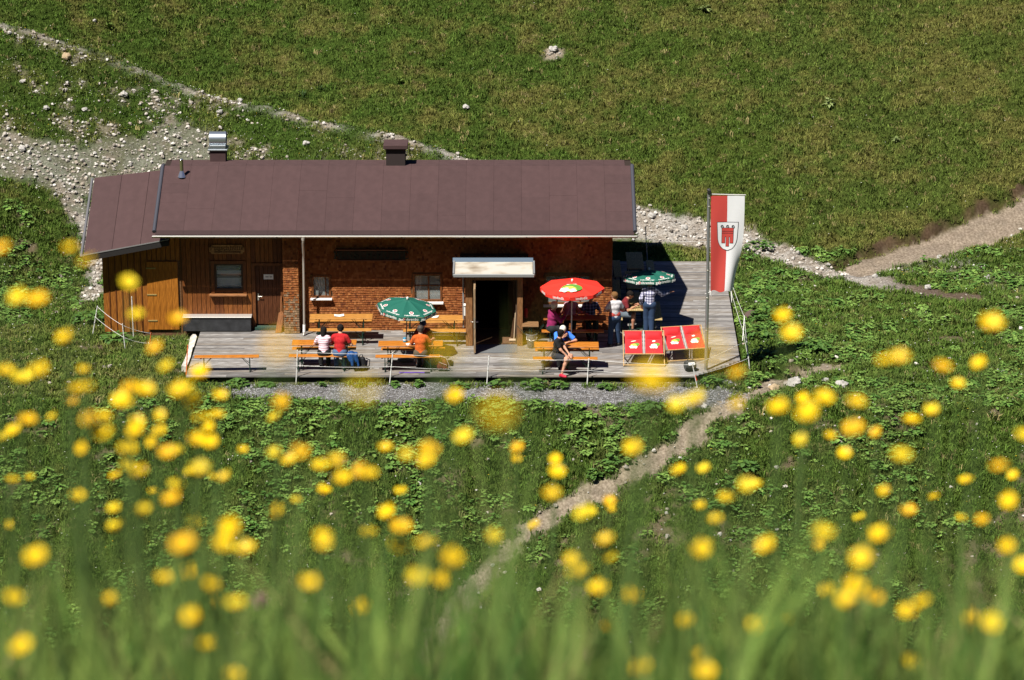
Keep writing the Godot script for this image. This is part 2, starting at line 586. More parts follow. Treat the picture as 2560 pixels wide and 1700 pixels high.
func scatter_out(called: String, label: String, sets: Array, m: Material) -> void:   # sets: [[places, mesh], ...]
	var root := Node3D.new()
	root.name = numbered(called)
	add_child(root)
	tag(root, label, "", "", "stuff")
	for e in sets:
		var s: Scatter = e[0]
		var mm := MultiMesh.new()
		mm.transform_format = MultiMesh.TRANSFORM_3D
		mm.use_colors = true
		mm.mesh = e[1]
		mm.instance_count = s.t.size()
		for i in s.t.size():
			mm.set_instance_transform(i, s.t[i])
			mm.set_instance_color(i, s.c[i])
		var o := MultiMeshInstance3D.new()
		o.multimesh = mm
		o.material_override = m
		o.name = "tufts" if "grass" in called else "pieces"
		root.add_child(o, true)
		o.set_meta("kind", "stuff")

func covered(x: float, z: float) -> bool:   # under the deck or the hut
	if x > -12.9 and x < 3.2 and z < 0.1 and z > -7.4: return true
	if x > -9.75 and x < 7.1 and z < 4.6 and z > -7.65:
		return x < 7.1 - 0.0 and not (x > 5.3 and z > 4.6 - (x - 5.3) * 1.02)
	return false

func build_cover() -> void:
	var gm := vmat("grass_blades", 0.75)
	gm.backlight_enabled = true
	gm.backlight = Color(0.25, 0.3, 0.08)
	var lm := vmat("broad_leaves", 0.6)
	lm.backlight_enabled = true
	lm.backlight = Color(0.2, 0.3, 0.08)
	var sm := vmat("pale_stone", 0.9)
	var grass := [Scatter.new(), Scatter.new(), Scatter.new()]
	var leaves := [Scatter.new(), Scatter.new()]
	var stones := [Scatter.new(), Scatter.new(), Scatter.new()]
	var white := Scatter.new()
	rng.seed = 77
	var step := 0.118
	var z := -24.0
	while z < 14.5:
		var x := -20.5
		var wide := 20.5 if z < 0 else 19.0
		while x < wide:
			var px := x + rng.randf_range(-0.06, 0.06)
			var pz := z + rng.randf_range(-0.06, 0.06)
			x += step
			if covered(px, pz): continue
			if px > -11.0 and px < 4.0 and pz < 0.0 and pz > -11.0: continue
			var c := look(px, pz)
			var y := ground(px, pz)
			if rng.randf() > bare * 1.06:
				var dull := rng.randf()
				var gc := Color(0.078, 0.145, 0.023).lerp(Color(0.185, 0.192, 0.05), clampf(dry * 0.9 + 0.25 * dull, 0, 1))
				if dull > 0.96: gc = Color(0.27, 0.23, 0.1)
				gc = gc.lerp(Color(0.06, 0.11, 0.024), lush * 0.6)
				gc *= rng.randf_range(0.6, 1.4)
				var big := n3.get_noise_2d(px * 1.3 + 50.0, pz * 1.3)
				if big > 0.22: gc *= 0.72
				var s := rng.randf_range(0.65, 1.3) * (1.0 if pz < -9 else 1.15) * (1.5 if big > 0.18 else 1.0)
				var b := Basis(Vector3.UP, rng.randf() * TAU).scaled(V(s, s * rng.randf_range(0.7, 1.3), s))
				var g: Scatter = grass[rng.randi() % 3]
				g.t.append(Transform3D(b, V(px, y, pz))); g.c.append(gc)
			if lush > 0.42 and rng.randf() < (lush - 0.34) * 0.55:
				var s := rng.randf_range(0.6, 1.5)
				var l: Scatter = leaves[rng.randi() % 2]
				l.t.append(Transform3D(Basis(Vector3.UP, rng.randf() * TAU).scaled(Vector3.ONE * s), V(px, y, pz)))
				l.c.append(Color(0.06, 0.14, 0.028).lerp(Color(0.17, 0.27, 0.06), rng.randf()) * rng.randf_range(0.8, 1.2))
			var st := stony * 1.1
			if rng.randf() < st:
				for q in (7 if stony > 0.75 else 1):
					var s := 0.006 + 0.012 * rng.randf() + 0.1 * pow(rng.randf(), 16.0)
					var b := Basis.from_euler(V(rng.randf() * TAU, rng.randf() * TAU, rng.randf() * TAU)).scaled(V(s, s * 0.8, s))
					var g: Scatter = stones[rng.randi() % 3]
					var sx := px + rng.randf_range(-0.06, 0.06)
					g.t.append(Transform3D(b, V(sx, y + s * 0.35, pz + rng.randf_range(-0.06, 0.06))))
					g.c.append(Color(0.56, 0.545, 0.52).lerp(Color(0.28, 0.24, 0.195), pow(rng.randf(), 0.7)) * rng.randf_range(0.7, 1.3))
			if bare < 0.6 and rng.randf() < (0.005 if pz < -9 and stony < 0.25 else 0.2 if pz < -9 else 0.05):
				white.t.append(Transform3D(Basis(Vector3.UP, rng.randf() * TAU).scaled(Vector3.ONE * rng.randf_range(0.6, 1.3)), V(px, y + 0.06, pz)))
				white.c.append(Color(0.7, 0.7, 0.66) if rng.randf() < 0.85 else Color(0.6, 0.42, 0.03))
		z += step
	var gs := []
	var ss := []
	var ls := []
	for i in 3:
		gs.append([grass[i], clump_mesh(15, 0.10, 0.03, 0.085, 0.0095, 1.15, 31 + i)])
		ss.append([stones[i], rock_mesh(70 + i, 3)])
	for i in 2:
		ls.append([leaves[i], leaf_clump_mesh(13, 0.13, 0.13, 0.085, 51 + i)])
	scatter_out("meadow_grass", "short green and olive meadow grass of the hillside and bank", gs, gm)
	scatter_out("scree_stones", "pale broken stones strewn over the mound, bank and tracks", ss, sm)
	scatter_out("leafy_ground_cover", "low broad leaved weeds covering the bank below the gravel", ls, lm)
	var wf := Geo.new()
	for k in 5:
		var a := TAU * k / 5.0
		var d := V(cos(a), 0.25, sin(a)) * 0.02
		var e := V(-sin(a), 0, cos(a)) * 0.009
		wf.quad(Vector3.ZERO, d * 0.6 - e, d, d * 0.6 + e)
	scatter_out("small_white_flowers", "tiny white and yellow flowers dotted over the turf", [[white, wf.mesh()]], vmat("small_petals", 0.8))
	# gravel: fine grey chips in front of the deck
	var chips := Scatter.new()
	for i in 13000:
		var px := rng.randf_range(-9.5, 6.9)
		var pz := rng.randf_range(4.3, 6.5)
		if covered(px, pz): continue
		look(px, pz)
		if rng.randf() > bare: continue
		var s := rng.randf_range(0.012, 0.03)
		chips.t.append(Transform3D(Basis.from_euler(V(rng.randf() * TAU, rng.randf() * TAU, 0)).scaled(V(s, s * 0.7, s)), V(px, ground(px, pz) + s * 0.3, pz)))
		chips.c.append(Color(0.24, 0.24, 0.25) * rng.randf_range(0.6, 1.6))
	scatter_out("gravel_chips", "grey gravel chips of the strip before the deck", [[chips, rock_mesh(90, 3)]], sm)

func build_plants_and_stones() -> void:
	var lm := mat("dock_leaf", Color(0.06, 0.125, 0.025), 0.55)
	lm.backlight_enabled = true
	lm.backlight = Color(0.2, 0.3, 0.08)
	var pale := mat("pale_leaf", Color(0.2, 0.25, 0.09), 0.6)
	var dark := mat("dark_leaf", Color(0.03, 0.062, 0.018), 0.6)
	rng.seed = 5
	# plants that stand out one by one: x, z, spread, height, leaf size, kind, label
	var docks := [
		[-8.1, 4.78, 0.34, 0.2, 0.15, "leafy dock plant under the left end of the deck front, beneath the lone bench"],
		[-7.3, 4.8, 0.26, 0.16, 0.13, "small dock plant at deck edge between lone bench and first fence post"],
		[-5.6, 4.82, 0.12, 0.12, 0.1, "tiny dock plant at deck edge below the seated couple"],
		[-3.45, 4.85, 0.16, 0.17, 0.13, "leafy dock plant at deck edge below the orange shirted person"],
		[-2.75, 4.87, 0.14, 0.2, 0.13, "leafy dock plant at deck edge right of the second fence post"],
		[-1.55, 4.9, 0.3, 0.17, 0.14, "spreading dock plant at deck edge below the doormat"],
		[-0.45, 4.92, 0.25, 0.22, 0.14, "dock plant at deck edge beside the third fence post"],
		[0.65, 4.95, 0.42, 0.26, 0.15, "largest dock clump at deck edge below the black shirted person"],
		[1.4, 4.96, 0.25, 0.22, 0.14, "dock plant at deck edge right of the largest clump"],
		[2.75, 4.98, 0.22, 0.18, 0.13, "dock plant at deck edge right of the fourth fence post"],
		[5.9, 4.75, 0.35, 0.28, 0.16, "dock plant under the cut corner of the deck"],
		[4.0, 6.75, 0.3, 0.32, 0.17, "round leafy bush at the right end of the gravel edge"],
		[2.85, 8.6, 0.24, 0.3, 0.16, "tall leafy plant above the bend of the dirt trail"],
		[2.3, 9.05, 0.26, 0.24, 0.15, "dark leafy plant just above the trail, left of the tall one"],
		[-13.3, -1.5, 0.55, 0.35, 0.17, "wide butterbur patch against the left side of the annex"],
		[-12.2, 0.5, 0.5, 0.3, 0.16, "butterbur patch in front of the annex planks"],
		[7.65, 2.1, 0.4, 0.4, 0.16, "leafy weed clump beside the right deck corner"],
		[7.6, 0.2, 0.45, 0.4, 0.16, "leafy weed clump beside the middle of the deck's right edge"],
		[7.95, -1.6, 0.45, 0.35, 0.18, "butterbur clump right of the flag's lower end"],
		[8.4, -9.1, 0.5, 0.25, 0.15, "leafy clump on the bank edge right of the flag"],
		[9.3, 1.4, 0.45, 0.3, 0.16, "leafy clump between the deck corner and the hollow"],
		[6.6, 8.9, 0.4, 0.3, 0.16, "leafy clump on the slope right of the trail"],
		[5.9, 10.2, 0.45, 0.28, 0.16, "large leaved plant low on the slope right of the trail"],
	]
	for d in docks:
		var o := thing("dock_plant", d[5], "plant", V(d[0], ground(d[0], d[1]), d[1]), rng.randf() * TAU, "broad leaved plants one by one")
		for k in 2:
			part("foliage" if k == 0 else "new_leaves", leaf_clump_mesh(int(26 * (d[2] / 0.3 + 0.4)) if k == 0 else 9, d[2] if k == 0 else d[2] * 0.6, d[3] * (1.0 if k == 0 else 1.15), d[4], rng.randi()), lm if k == 0 else mat("young_leaf", Color(0.1, 0.18, 0.03), 0.55), o)
	var vera := [
		[-14.6, -18.2, 0.36, 0, "dark pointed false hellebore on the hill, above the mound crest at upper left"],
		[-4.05, -17.4, 0.3, 0, "yellowish false hellebore on the hill, above the roof's right chimney"],
		[-7.5, -16.6, 0.36, 1, "spiky dark plant on the hill just above the stony crest"],
		[-6.9, -16.95, 0.3, 1, "smaller spiky plant right of the one above the stony crest"],
		[11.35, -16.15, 0.42, 2, "pale wilted false hellebore on the hill, right of the flag"],
		[7.15, -21.2, 0.42, 2, "pale fallen hellebore leaves at the top edge of the hill"],
		[13.55, -14.45, 0.26, 2, "small pale hellebore on the hill, between flag and track"],
	]
	for d in vera:
		var o := thing("hellebore_plant", d[4], "plant", V(d[0], ground(d[0], d[1]), d[1]), 0.0, "single plants on the hill")
		var g := Geo.new()
		var st := Geo.new()
		st.tube(P([V(0, -0.03, 0), V(0.02, d[2] * 0.5, 0), V(0.0, d[2] * 0.8, 0.02)]), [0.012, 0.01, 0.006], 5)
		for i in 13:
			var a := TAU * i / 13.0 * 2.4 + rng.randf()
			var l: float = d[2] * rng.randf_range(0.6, 1.0)
			var up := rng.randf_range(0.25, 0.95) if d[3] != 2 else rng.randf_range(0.0, 0.5)
			var dir := V(cos(a) * (1.1 - up * 0.7), up, sin(a) * (1.1 - up * 0.7)).normalized()
			var sd := V(-sin(a), 0, cos(a)) * l * (0.17 if d[3] != 1 else 0.07)
			var p0 := V(0, d[2] * 0.1 + d[2] * 0.03 * i, 0)
			var mid := p0 + dir * l * 0.5
			var tip := p0 + dir * l + V(0, -l * 0.25, 0)
			g.quad(p0, mid - sd, tip, mid + sd)
		part("leaves", g, [mat("hellebore_leaf", Color(0.1, 0.15, 0.03), 0.6), dark, pale][d[3]], o)
		part("stem", st, lm, o)
	# stones that stand out one by one: x, z, radius, label
	var big := [
		[-15.7, -15.2, 0.2, "ochre boulder on the stony crest at upper left"], [-15.1, -18.3, 0.09, "lone pale stone in the meadow above the ochre boulder"],
		[-13.63, -14.4, 0.17, "white boulder in the grass above the scree"], [-10.3, -14.5, 0.14, "white stone left above the metal chimney hood"],
		[-16.8, -11.3, 0.16, "pale boulder at the left end of the scree"], [-11.25, -15.7, 0.12, "rounded stone on the crest, left of a pair"],
		[-10.9, -16.0, 0.12, "rounded stone on the crest, right of a pair"], [-9.65, -15.2, 0.13, "white stone on the crest behind the metal chimney"],
		[-16.2, -13.2, 0.13, "grey white boulder in the mid left grass"], [-17.1, -13.9, 0.12, "pale stone in the grass at the left frame edge"],
		[-14.9, -13.5, 0.12, "slanting grey stone below the mid left boulder"], [-12.6, -14.9, 0.1, "flat white stone between the boulder and the crest"],
		[-7.2, -13.3, 0.14, "bluish stone just above the roof ridge"], [-14.1, -16.6, 0.1, "flat pale stone on the crest right of the ochre boulder"],
		[7.75, 4.95, 0.2, "cream boulder beside the trail below the hollow"], [8.35, 4.8, 0.26, "large grey white boulder at the hollow beside the trail"],
		[9.75, 4.75, 0.22, "white boulder right of the hollow"], [9.3, 4.3, 0.14, "small boulder behind the white one at the hollow"],
		[5.9, -10.3, 0.16, "square block in the rubble bank behind the flag pole"], [4.8, -10.75, 0.17, "block in the rubble bank next to the roof corner"],
		[12.0, -6.4, 0.12, "white stone at the fork of path and track"], [13.6, -5.2, 0.13, "white stone below the fork on the right"],
		[7.6, -1.9, 0.3, "dark red brown rock beside the deck's right edge"], [14.4, -8.4, 0.12, "pale stone among the plants below the track"],
		[15.7, -6.2, 0.13, "pale stone at far right below the track"], [5.6, 6.5, 0.12, "flat stone at the right end of the gravel"],
		[-1.65, -16.1, 0.14, "round grey stone alone in the meadow above the roof"], [1.5, -19.0, 0.2, "pale stone slab at the bare patch in the meadow"],
	]
	var k := 0
	for d in big:
		var o := one("boulder", rock_mesh(200 + k, 7), mat("dark_rock", Color(0.12, 0.08, 0.07), 0.9, 0, "rough", V(4, 4, 4)) if k == 22 else mat("ochre_rock", Color(0.5, 0.38, 0.24), 0.9, 0, "rough", V(4, 4, 4)) if k in [0, 14] else mat("rock", Color(0.5, 0.48, 0.45), 0.9, 0, "rough", V(4, 4, 4)), d[3], "rock", "boulders and stones")
		o.position = V(d[0], ground(d[0], d[1]) + d[2] * 0.35, d[1])
		o.scale = Vector3.ONE * d[2]
		o.rotation.y = k * 1.3
		k += 1

func build_foreground() -> void:
	var gm := vmat("tall_grass", 0.65)
	gm.backlight_enabled = true
	gm.backlight = Color(0.3, 0.36, 0.1)
	rng.seed = 21
	var s := [Scatter.new(), Scatter.new(), Scatter.new()]
	for i in 9000:
		var z := rng.randf_range(78.5, 89.4)
		var half := (90.6 - z) * 0.2 + 0.95
		var x := rng.randf_range(-half, half)
		if z > 87.6 and rng.randf() < 0.25: continue
		var k := rng.randi() % 3
		var sc := rng.randf_range(0.65, 1.2) * (0.7 if z > 88.4 else 1.0)
		if k == 2 and rng.randf() < 0.72: k = 0
		s[k].t.append(Transform3D(Basis(Vector3.UP, rng.randf() * TAU).scaled(V(sc, sc, sc)), V(x, ground(x, z), z)))
		var c := Color(0.03, 0.08, 0.014).lerp(Color(0.17, 0.235, 0.05), pow(rng.randf(), 1.3))
		if rng.randf() < 0.07: c = Color(0.17, 0.15, 0.06)
		if k == 2: c = Color(0.14, 0.125, 0.05).lerp(Color(0.09, 0.15, 0.035), sqrt(rng.randf()))
		s[k].c.append(c * rng.randf_range(0.7, 1.2) * (1.0 + 0.6 * n2.get_noise_2d(x * 6.0, z * 2.0)))
	scatter_out("foreground_grass", "blurred green grass and stalks of the near slope", [[s[0], clump_mesh(16, 0.09, 0.13, 0.36, 0.0036, 0.55, 61)], [s[1], clump_mesh(12, 0.1, 0.08, 0.27, 0.008, 0.85, 62)], [s[2], clump_mesh(5, 0.08, 0.32, 0.6, 0.0022, 0.3, 63)]], gm)
	# yellow flowers: x, y, z of every bloom
	var stem := Geo.new()
	stem.tube(P([V(0, 0, 0), V(0.012, 0.35, 0.006), V(-0.008, 0.7, 0.004), V(0, 1, 0)]), [0.0024, 0.0022, 0.0018, 0.0014], 5)
	var stem_mesh := stem.mesh()
	var bloom := []
	for q in 3:
		var g := Geo.new()
		for k in 5:
			var a := TAU * k / 5.0
			var d := V(cos(a), 0, sin(a))
			var e := V(-sin(a), 0, cos(a))
			var cup: float = [0.45, 0.7, 0.25][q]
			var f := func(u, w):
				var rr: float = 0.0125 * u
				return d * rr + e * (w - 0.5) * 0.0165 * sin(PI * minf(1.0, 0.16 + 0.8 * u)) + V(0, cup * 0.0125 * u * u, 0)
			g.grid(f, 4, 4)
		bloom.append(g.mesh())
	var centre := Geo.new()
	centre.ball(V(0, 0.0015, 0), V(0.0042, 0.003, 0.0042), Basis.IDENTITY, 5)
	var centre_mesh := centre.mesh()
	var ym := [mat("yellow_petal", Color(0.83, 0.57, 0.004), 0.45), mat("orange_petal", Color(0.8, 0.46, 0.006), 0.5), mat("pale_yellow_petal", Color(0.8, 0.62, 0.02), 0.5)]
	for m in ym:
		m.backlight_enabled = true
		m.backlight = Color(0.5, 0.4, 0.0)
	var cm := mat("flower_centre", Color(0.66, 0.42, 0.01), 0.8)
	var tm := mat("flower_stem", Color(0.07, 0.12, 0.03), 0.7)
	var at := flower_places()
	var names := flower_labels(at)
	for i in range(0, at.size(), 3):
		var p := V(at[i], at[i + 1], at[i + 2])
		var gy := ground(p.x, p.z) - 0.02
		var o := thing("buttercup", names[i / 3], "flower", V(p.x, gy, p.z), rng.randf_range(-0.4, 0.4), "yellow foreground flowers")
		var sc := rng.randf_range(0.72, 1.12)
		if p.z > 88.2 and p.y > 28.0 - (90.0 - p.z) * 0.0: sc *= 0.36
		elif p.z > 86.9: sc *= 0.8
		var st := part("stem", stem_mesh, tm, o)
		st.scale = V(1.0, p.y - gy, 1.0)
		var b := part("bloom", bloom[rng.randi() % 3], ym[[0, 0, 0, 0, 1, 2][rng.randi() % 6]], o)
		b.position = V(0, p.y - gy, 0)
		b.rotation = V(rng.randf_range(0.0, 0.6), 0, rng.randf_range(-0.15, 0.45))
		b.scale = Vector3.ONE * sc
		part("flower_centre", centre_mesh, cm, b)
	# a few pink clovers and white heads
	var odd := [[-0.36, 26.83, 86.0, 0], [-0.17, 26.62, 85.7, 0], [-0.13, 26.55, 85.7, 0], [0.11, 26.7, 85.9, 0], [0.55, 26.6, 86.1, 0], [-0.26, 26.58, 85.8, 1], [-0.11, 26.66, 85.9, 1], [0.0, 26.5, 86.0, 1]]
	var oi := 0
	for d in odd:
		var gy := ground(d[0], d[2]) - 0.02
		var o := thing("clover" if d[3] == 0 else "white_flower", ["leftmost of the blurred pink clover heads", "blurred pink clover head second from left", "middle one of the blurred pink clover heads", "blurred pink clover head second from right", "rightmost of the blurred pink clover heads", "leftmost of the blurred whitish flower heads", "middle one of the blurred whitish flower heads", "rightmost of the blurred whitish flower heads"][oi], "flower", V(d[0], gy, d[2]), 0.0, ["pink clovers", "white heads"][d[3]])
		var hgt: float = maxf(d[1] - gy, 0.16)
		var st := part("stem", stem_mesh, tm, o)
		st.scale = V(1, hgt, 1)
		var g := Geo.new()
		for k in 26:
			var y := 1.0 - 2.0 * (k + 0.5) / 26.0
			var a := k * 2.4
			var dir := V(cos(a) * sqrt(1 - y * y), y, sin(a) * sqrt(1 - y * y))
			g.tube(P([Vector3.ZERO, dir * 0.008, dir * 0.012]), [0.002, 0.0025, 0.0008], 4, false)
		var h := part("bloom", g, mat("clover_pink", Color(0.42, 0.2, 0.26), 0.8) if d[3] == 0 else mat("petal_white", Color(0.6, 0.6, 0.56), 0.8), o)
		h.position = V(0, hgt, 0)
		oi += 1

func flower_labels(at: PackedFloat32Array) -> Array:   # each by its column in the picture, counted from the top
	var cols := [[-0.146, "at the left frame edge"], [-0.125, "below the annex planks"], [-0.1065, "below the orange annex door"], [-0.0895, "below the lone bench"], [-0.0684, "below the toilet door"], [-0.0434, "below the seated couple"], [-0.0132, "below the first green umbrella"], [0.0158, "below the entrance"], [0.0447, "below the red umbrella"], [0.079, "below the deck chairs"], [0.113, "below the hollow"], [0.142, "below the path fork"], [9.0, "at the right frame edge"]]
	var nth := ["topmost", "second from top", "third from top", "fourth from top", "fifth from top", "sixth from top", "seventh from top", "eighth from top", "ninth from top", "tenth from top", "eleventh from top", "twelfth from top", "thirteenth from top", "fourteenth from top", "fifteenth from top", "sixteenth from top", "seventeenth from top", "eighteenth from top", "nineteenth from top", "twentieth from top", "twenty-first from top", "twenty-second from top", "twenty-third from top", "twenty-fourth from top", "twenty-fifth from top", "twenty-sixth from top", "twenty-seventh from top", "twenty-eighth from top", "lowest but one", "lowest"]
	var out := []
	out.resize(at.size() / 3)
	var rows := []
	for c in cols: rows.append([])
	for i in range(0, at.size(), 3):
		var k := 0
		while at[i] / (90.0 - at[i + 2]) * 0.95 > cols[k][0]: k += 1
		rows[k].append([(28.5 - at[i + 1]) / (90.0 - at[i + 2]), i / 3])
	for k in cols.size():
		rows[k].sort()
		for j in rows[k].size():
			out[rows[k][j][1]] = "blurred yellow buttercup, %s in the column %s" % [nth[mini(j, 29)], cols[k][1]]
	return out

func flower_places() -> PackedFloat32Array:
	return PackedFloat32Array([-0.618,27.333,86.485,-0.511,27.464,86.877,-0.595,27.171,85.989,-0.496,27.392,86.722,-0.446,27.482,86.985,-0.682,27.158,85.988,-0.419,27.345,86.499,-0.396,27.279,86.333,-0.379,27.369,86.654,-0.362,27.433,86.856,-0.459,27.328,86.535,-0.434,27.347,86.597,-0.510,27.219,86.254,-0.413,27.443,86.925,-0.660,27.014,85.677,-0.372,27.349,86.642,-0.432,27.048,85.746,-0.248,27.437,86.901,-0.371,26.941,85.526,-0.402,27.201,86.280,-0.466,26.920,85.458,-0.458,26.969,85.658,-0.498,27.089,85.943,-0.567,26.872,85.396,-0.537,27.062,85.898,-0.431,27.334,86.711,-0.529,27.203,86.278,-0.432,27.475,87.065,-0.421,27.459,87.059,-0.747,26.870,85.328,-0.614,27.230,86.367,-0.762,26.951,85.617,-0.744,27.010,85.811,-0.573,27.124,86.184,-0.454,27.281,86.616,-0.506,27.053,85.960,-0.411,27.266,86.591,-0.548,26.805,85.302,-0.401,27.200,86.362,-0.408,27.111,86.123,-0.475,26.676,84.950,-0.314,27.135,86.225,-0.350,26.864,85.515,-0.230,27.375,86.882,-0.184,27.405,87.002,-0.209,27.202,86.507,-0.340,26.589,84.909,-0.352,26.741,85.366,-0.289,27.156,86.501,-0.256,27.106,86.196,-0.178,27.267,86.656,-0.561,26.974,85.837,-0.381,27.421,87.079,-0.676,26.698,85.136,-0.563,26.659,85.007,-0.312,27.448,87.145,-0.431,27.135,86.346,-0.533,26.602,84.886,-0.404,27.006,85.974,-0.705,26.396,84.406,-0.808,26.786,85.388,-0.880,26.571,84.798,-0.556,27.122,86.352,-0.435,27.215,86.652,-0.572,26.934,85.905,-0.381,27.289,86.807,-0.544,26.979,86.100,-0.990,26.325,84.412,-0.420,27.039,86.235,-0.278,27.403,87.189,-0.275,27.559,87.627,-0.260,27.490,87.451,-0.320,27.144,86.599,-0.189,27.389,87.172,-0.181,27.420,87.276,-0.408,27.527,87.574,-0.417,27.011,86.341,-0.356,27.319,87.117,-0.276,27.434,87.413,-0.172,27.517,87.611,-0.269,27.497,87.635,-0.273,27.408,87.488,-0.383,27.074,86.810,-0.247,27.393,87.523,-0.406,27.491,87.681,-0.424,27.263,87.040,-0.463,27.410,87.382,-0.387,26.965,86.330,-0.242,27.467,87.535,-0.162,27.225,86.967,-0.135,27.151,86.600,-0.090,27.355,87.105,-0.106,27.036,86.299,-0.019,27.323,87.006,-0.088,27.416,87.352,-0.071,27.319,87.118,-0.051,27.547,87.630,-0.177,26.941,85.945,-0.138,27.124,86.466,-0.180,27.104,86.434,-0.206,26.510,84.706,-0.191,26.945,85.680,-0.108,27.443,87.086,-0.104,27.207,86.413,-0.105,27.207,86.454,-0.171,27.229,86.566,-0.209,27.200,86.499,-0.354,26.469,84.597,-0.055,27.343,86.747,-0.006,28.100,88.847,-0.080,27.115,85.941,0.009,26.775,85.208,0.007,26.606,84.804,0.077,26.658,84.942,0.068,26.915,85.702,0.043,27.335,86.916,0.087,27.182,86.571,0.152,26.424,84.591,0.188,26.413,84.507,0.193,26.370,84.438,0.162,27.120,86.167,0.278,26.739,85.220,0.041,26.486,84.820,0.107,27.228,86.780,0.117,27.117,86.546,0.065,27.272,86.946,0.076,27.188,86.775,0.100,27.153,86.740,-0.064,28.081,88.763,0.067,28.002,88.513,0.072,27.998,88.501,0.174,27.449,86.942,0.233,27.510,87.026,0.205,27.398,86.781,0.236,27.463,86.989,0.310,27.352,86.671,0.460,26.947,85.459,0.377,27.310,86.518,0.290,27.516,87.170,0.296,27.512,87.138,0.379,27.412,86.832,0.495,26.913,85.538,0.407,27.296,86.584,0.612,26.794,85.181,0.385,27.142,86.195,0.595,26.648,84.882,0.587,27.023,85.780,0.641,26.980,85.615,0.375,27.544,87.091,0.393,27.540,87.069,0.482,27.430,86.762,0.632,27.215,86.094,0.678,27.025,85.617,0.385,27.474,87.171,0.358,26.543,84.679,0.314,26.552,84.708,0.251,27.358,86.944,0.376,26.846,85.575,0.296,27.010,86.063,0.340,26.537,84.852,0.266,27.062,86.282,0.178,27.448,87.357,0.269,27.313,87.008,0.395,27.049,86.348,0.268,27.539,87.553,0.304,27.512,87.537,0.410,27.254,86.829,0.661,26.412,84.594,0.600,26.850,85.705,0.533,26.966,85.923,0.788,26.487,84.677,0.809,26.609,84.915,0.508,27.406,87.021,0.946,26.506,84.614,0.585,27.229,86.654,0.604,27.085,86.343,0.829,26.477,84.761,0.503,27.358,87.125,0.586,27.333,86.714,0.392,27.052,86.496,0.308,27.452,87.461,0.298,27.455,87.502,0.382,27.263,87.028,0.401,27.350,87.250,0.425,27.223,86.973,0.564,27.004,86.491,0.531,27.121,86.755,0.389,27.528,87.721,0.238,27.338,87.279,0.299,27.209,86.959,0.182,27.238,87.033,0.116,27.094,86.717,0.198,27.207,87.050,0.165,27.439,87.617,0.122,27.336,87.382,0.269,26.963,86.566,0.118,27.334,87.200,0.473,27.039,86.689,0.658,27.030,86.362,-0.508,27.662,87.086,-0.441,27.661,87.086,-0.421,27.654,87.108,-0.438,27.504,86.674,-0.515,27.572,86.963,-0.508,27.549,86.889,-0.470,27.372,86.375,-0.404,27.396,86.480,-0.505,27.453,86.724,-0.438,27.350,86.444,-0.101,28.096,88.748,-0.037,28.015,88.498,-0.027,28.111,88.796,0.341,27.360,86.350,0.321,27.442,86.675,0.515,27.517,86.882,0.079,28.127,88.849,0.008,28.089,88.739])

# ---------------------------------------------------------------- the hut
func wall_pieces(g: Geo, x0: float, x1: float, y0: float, y1: float, z0: float, z1: float, holes: Array) -> void:   # a wall of boxes round its openings
	var xs := [x0, x1]
	for h in holes:
		xs.append(h[0]); xs.append(h[1])
	xs.sort()
	for i in xs.size() - 1:
		var mid: float = (xs[i] + xs[i + 1]) * 0.5
		if xs[i + 1] - xs[i] < 0.001: continue
		var cuts := []
		for h in holes:
			if mid > h[0] and mid < h[1]: cuts.append([h[2], h[3]])
		cuts.sort()
		var y := y0
		for q in cuts:
			if q[0] > y: g.span(V(xs[i], y, z0), V(xs[i + 1], q[0], z1))
			y = q[1]
		if y < y1: g.span(V(xs[i], y, z0), V(xs[i + 1], y1, z1))

func shingle_rows(g: Geo, x0: float, x1: float, y0: float, y1: float, z: float, holes: Array, face := Basis.IDENTITY, at := Vector3.ZERO, grey_below := -9.0) -> void:
	var y := y0
	var row := 0
	while y < y1 - 0.02:
		var x := x0 - (0.03 if row % 2 else 0.0)
		while x < x1 - 0.012:
			var w := rng.randf_range(0.045, 0.09)
			var a := maxf(x, x0)
			var b := minf(x + w - 0.004, x1)
			x += w
			var hit := false
			for h in holes:
				if b > h[0] - 0.005 and a < h[1] + 0.005 and y + 0.04 > h[2] and y < h[3]: hit = true
			if hit or b - a < 0.01: continue
			var lo := y + rng.randf_range(-0.008, 0.006)
			var hi := minf(y + 0.115, y1)
			var zt := z + 0.004
			var zb := z + rng.randf_range(0.024, 0.036)
			var t := rng.randf()
			var c := Color(0.27, 0.088, 0.03).lerp(Color(0.44, 0.175, 0.062), t * t)
			if rng.randf() < 0.06: c = Color(0.17, 0.055, 0.024)
			if grey_below > 0.0 and rng.randf() < clampf((grey_below - y) * 1.3, 0.0, 0.8): c = Color(0.3, 0.19, 0.115) * rng.randf_range(0.6, 1.2)
			g.col = c
			var p := [V(a, lo, zb), V(b, lo, zb), V(b, hi, zt), V(a, hi, zt), V(a, lo, z), V(b, lo, z)]
			for i in 6:
				p[i] = at + face * p[i]
			g.quad(p[0], p[1], p[2], p[3])
			g.quad(p[4], p[5], p[1], p[0])
			g.tri(p[5], p[2], p[1])
			g.tri(p[4], p[0], p[3])
		y += 0.074
		row += 1

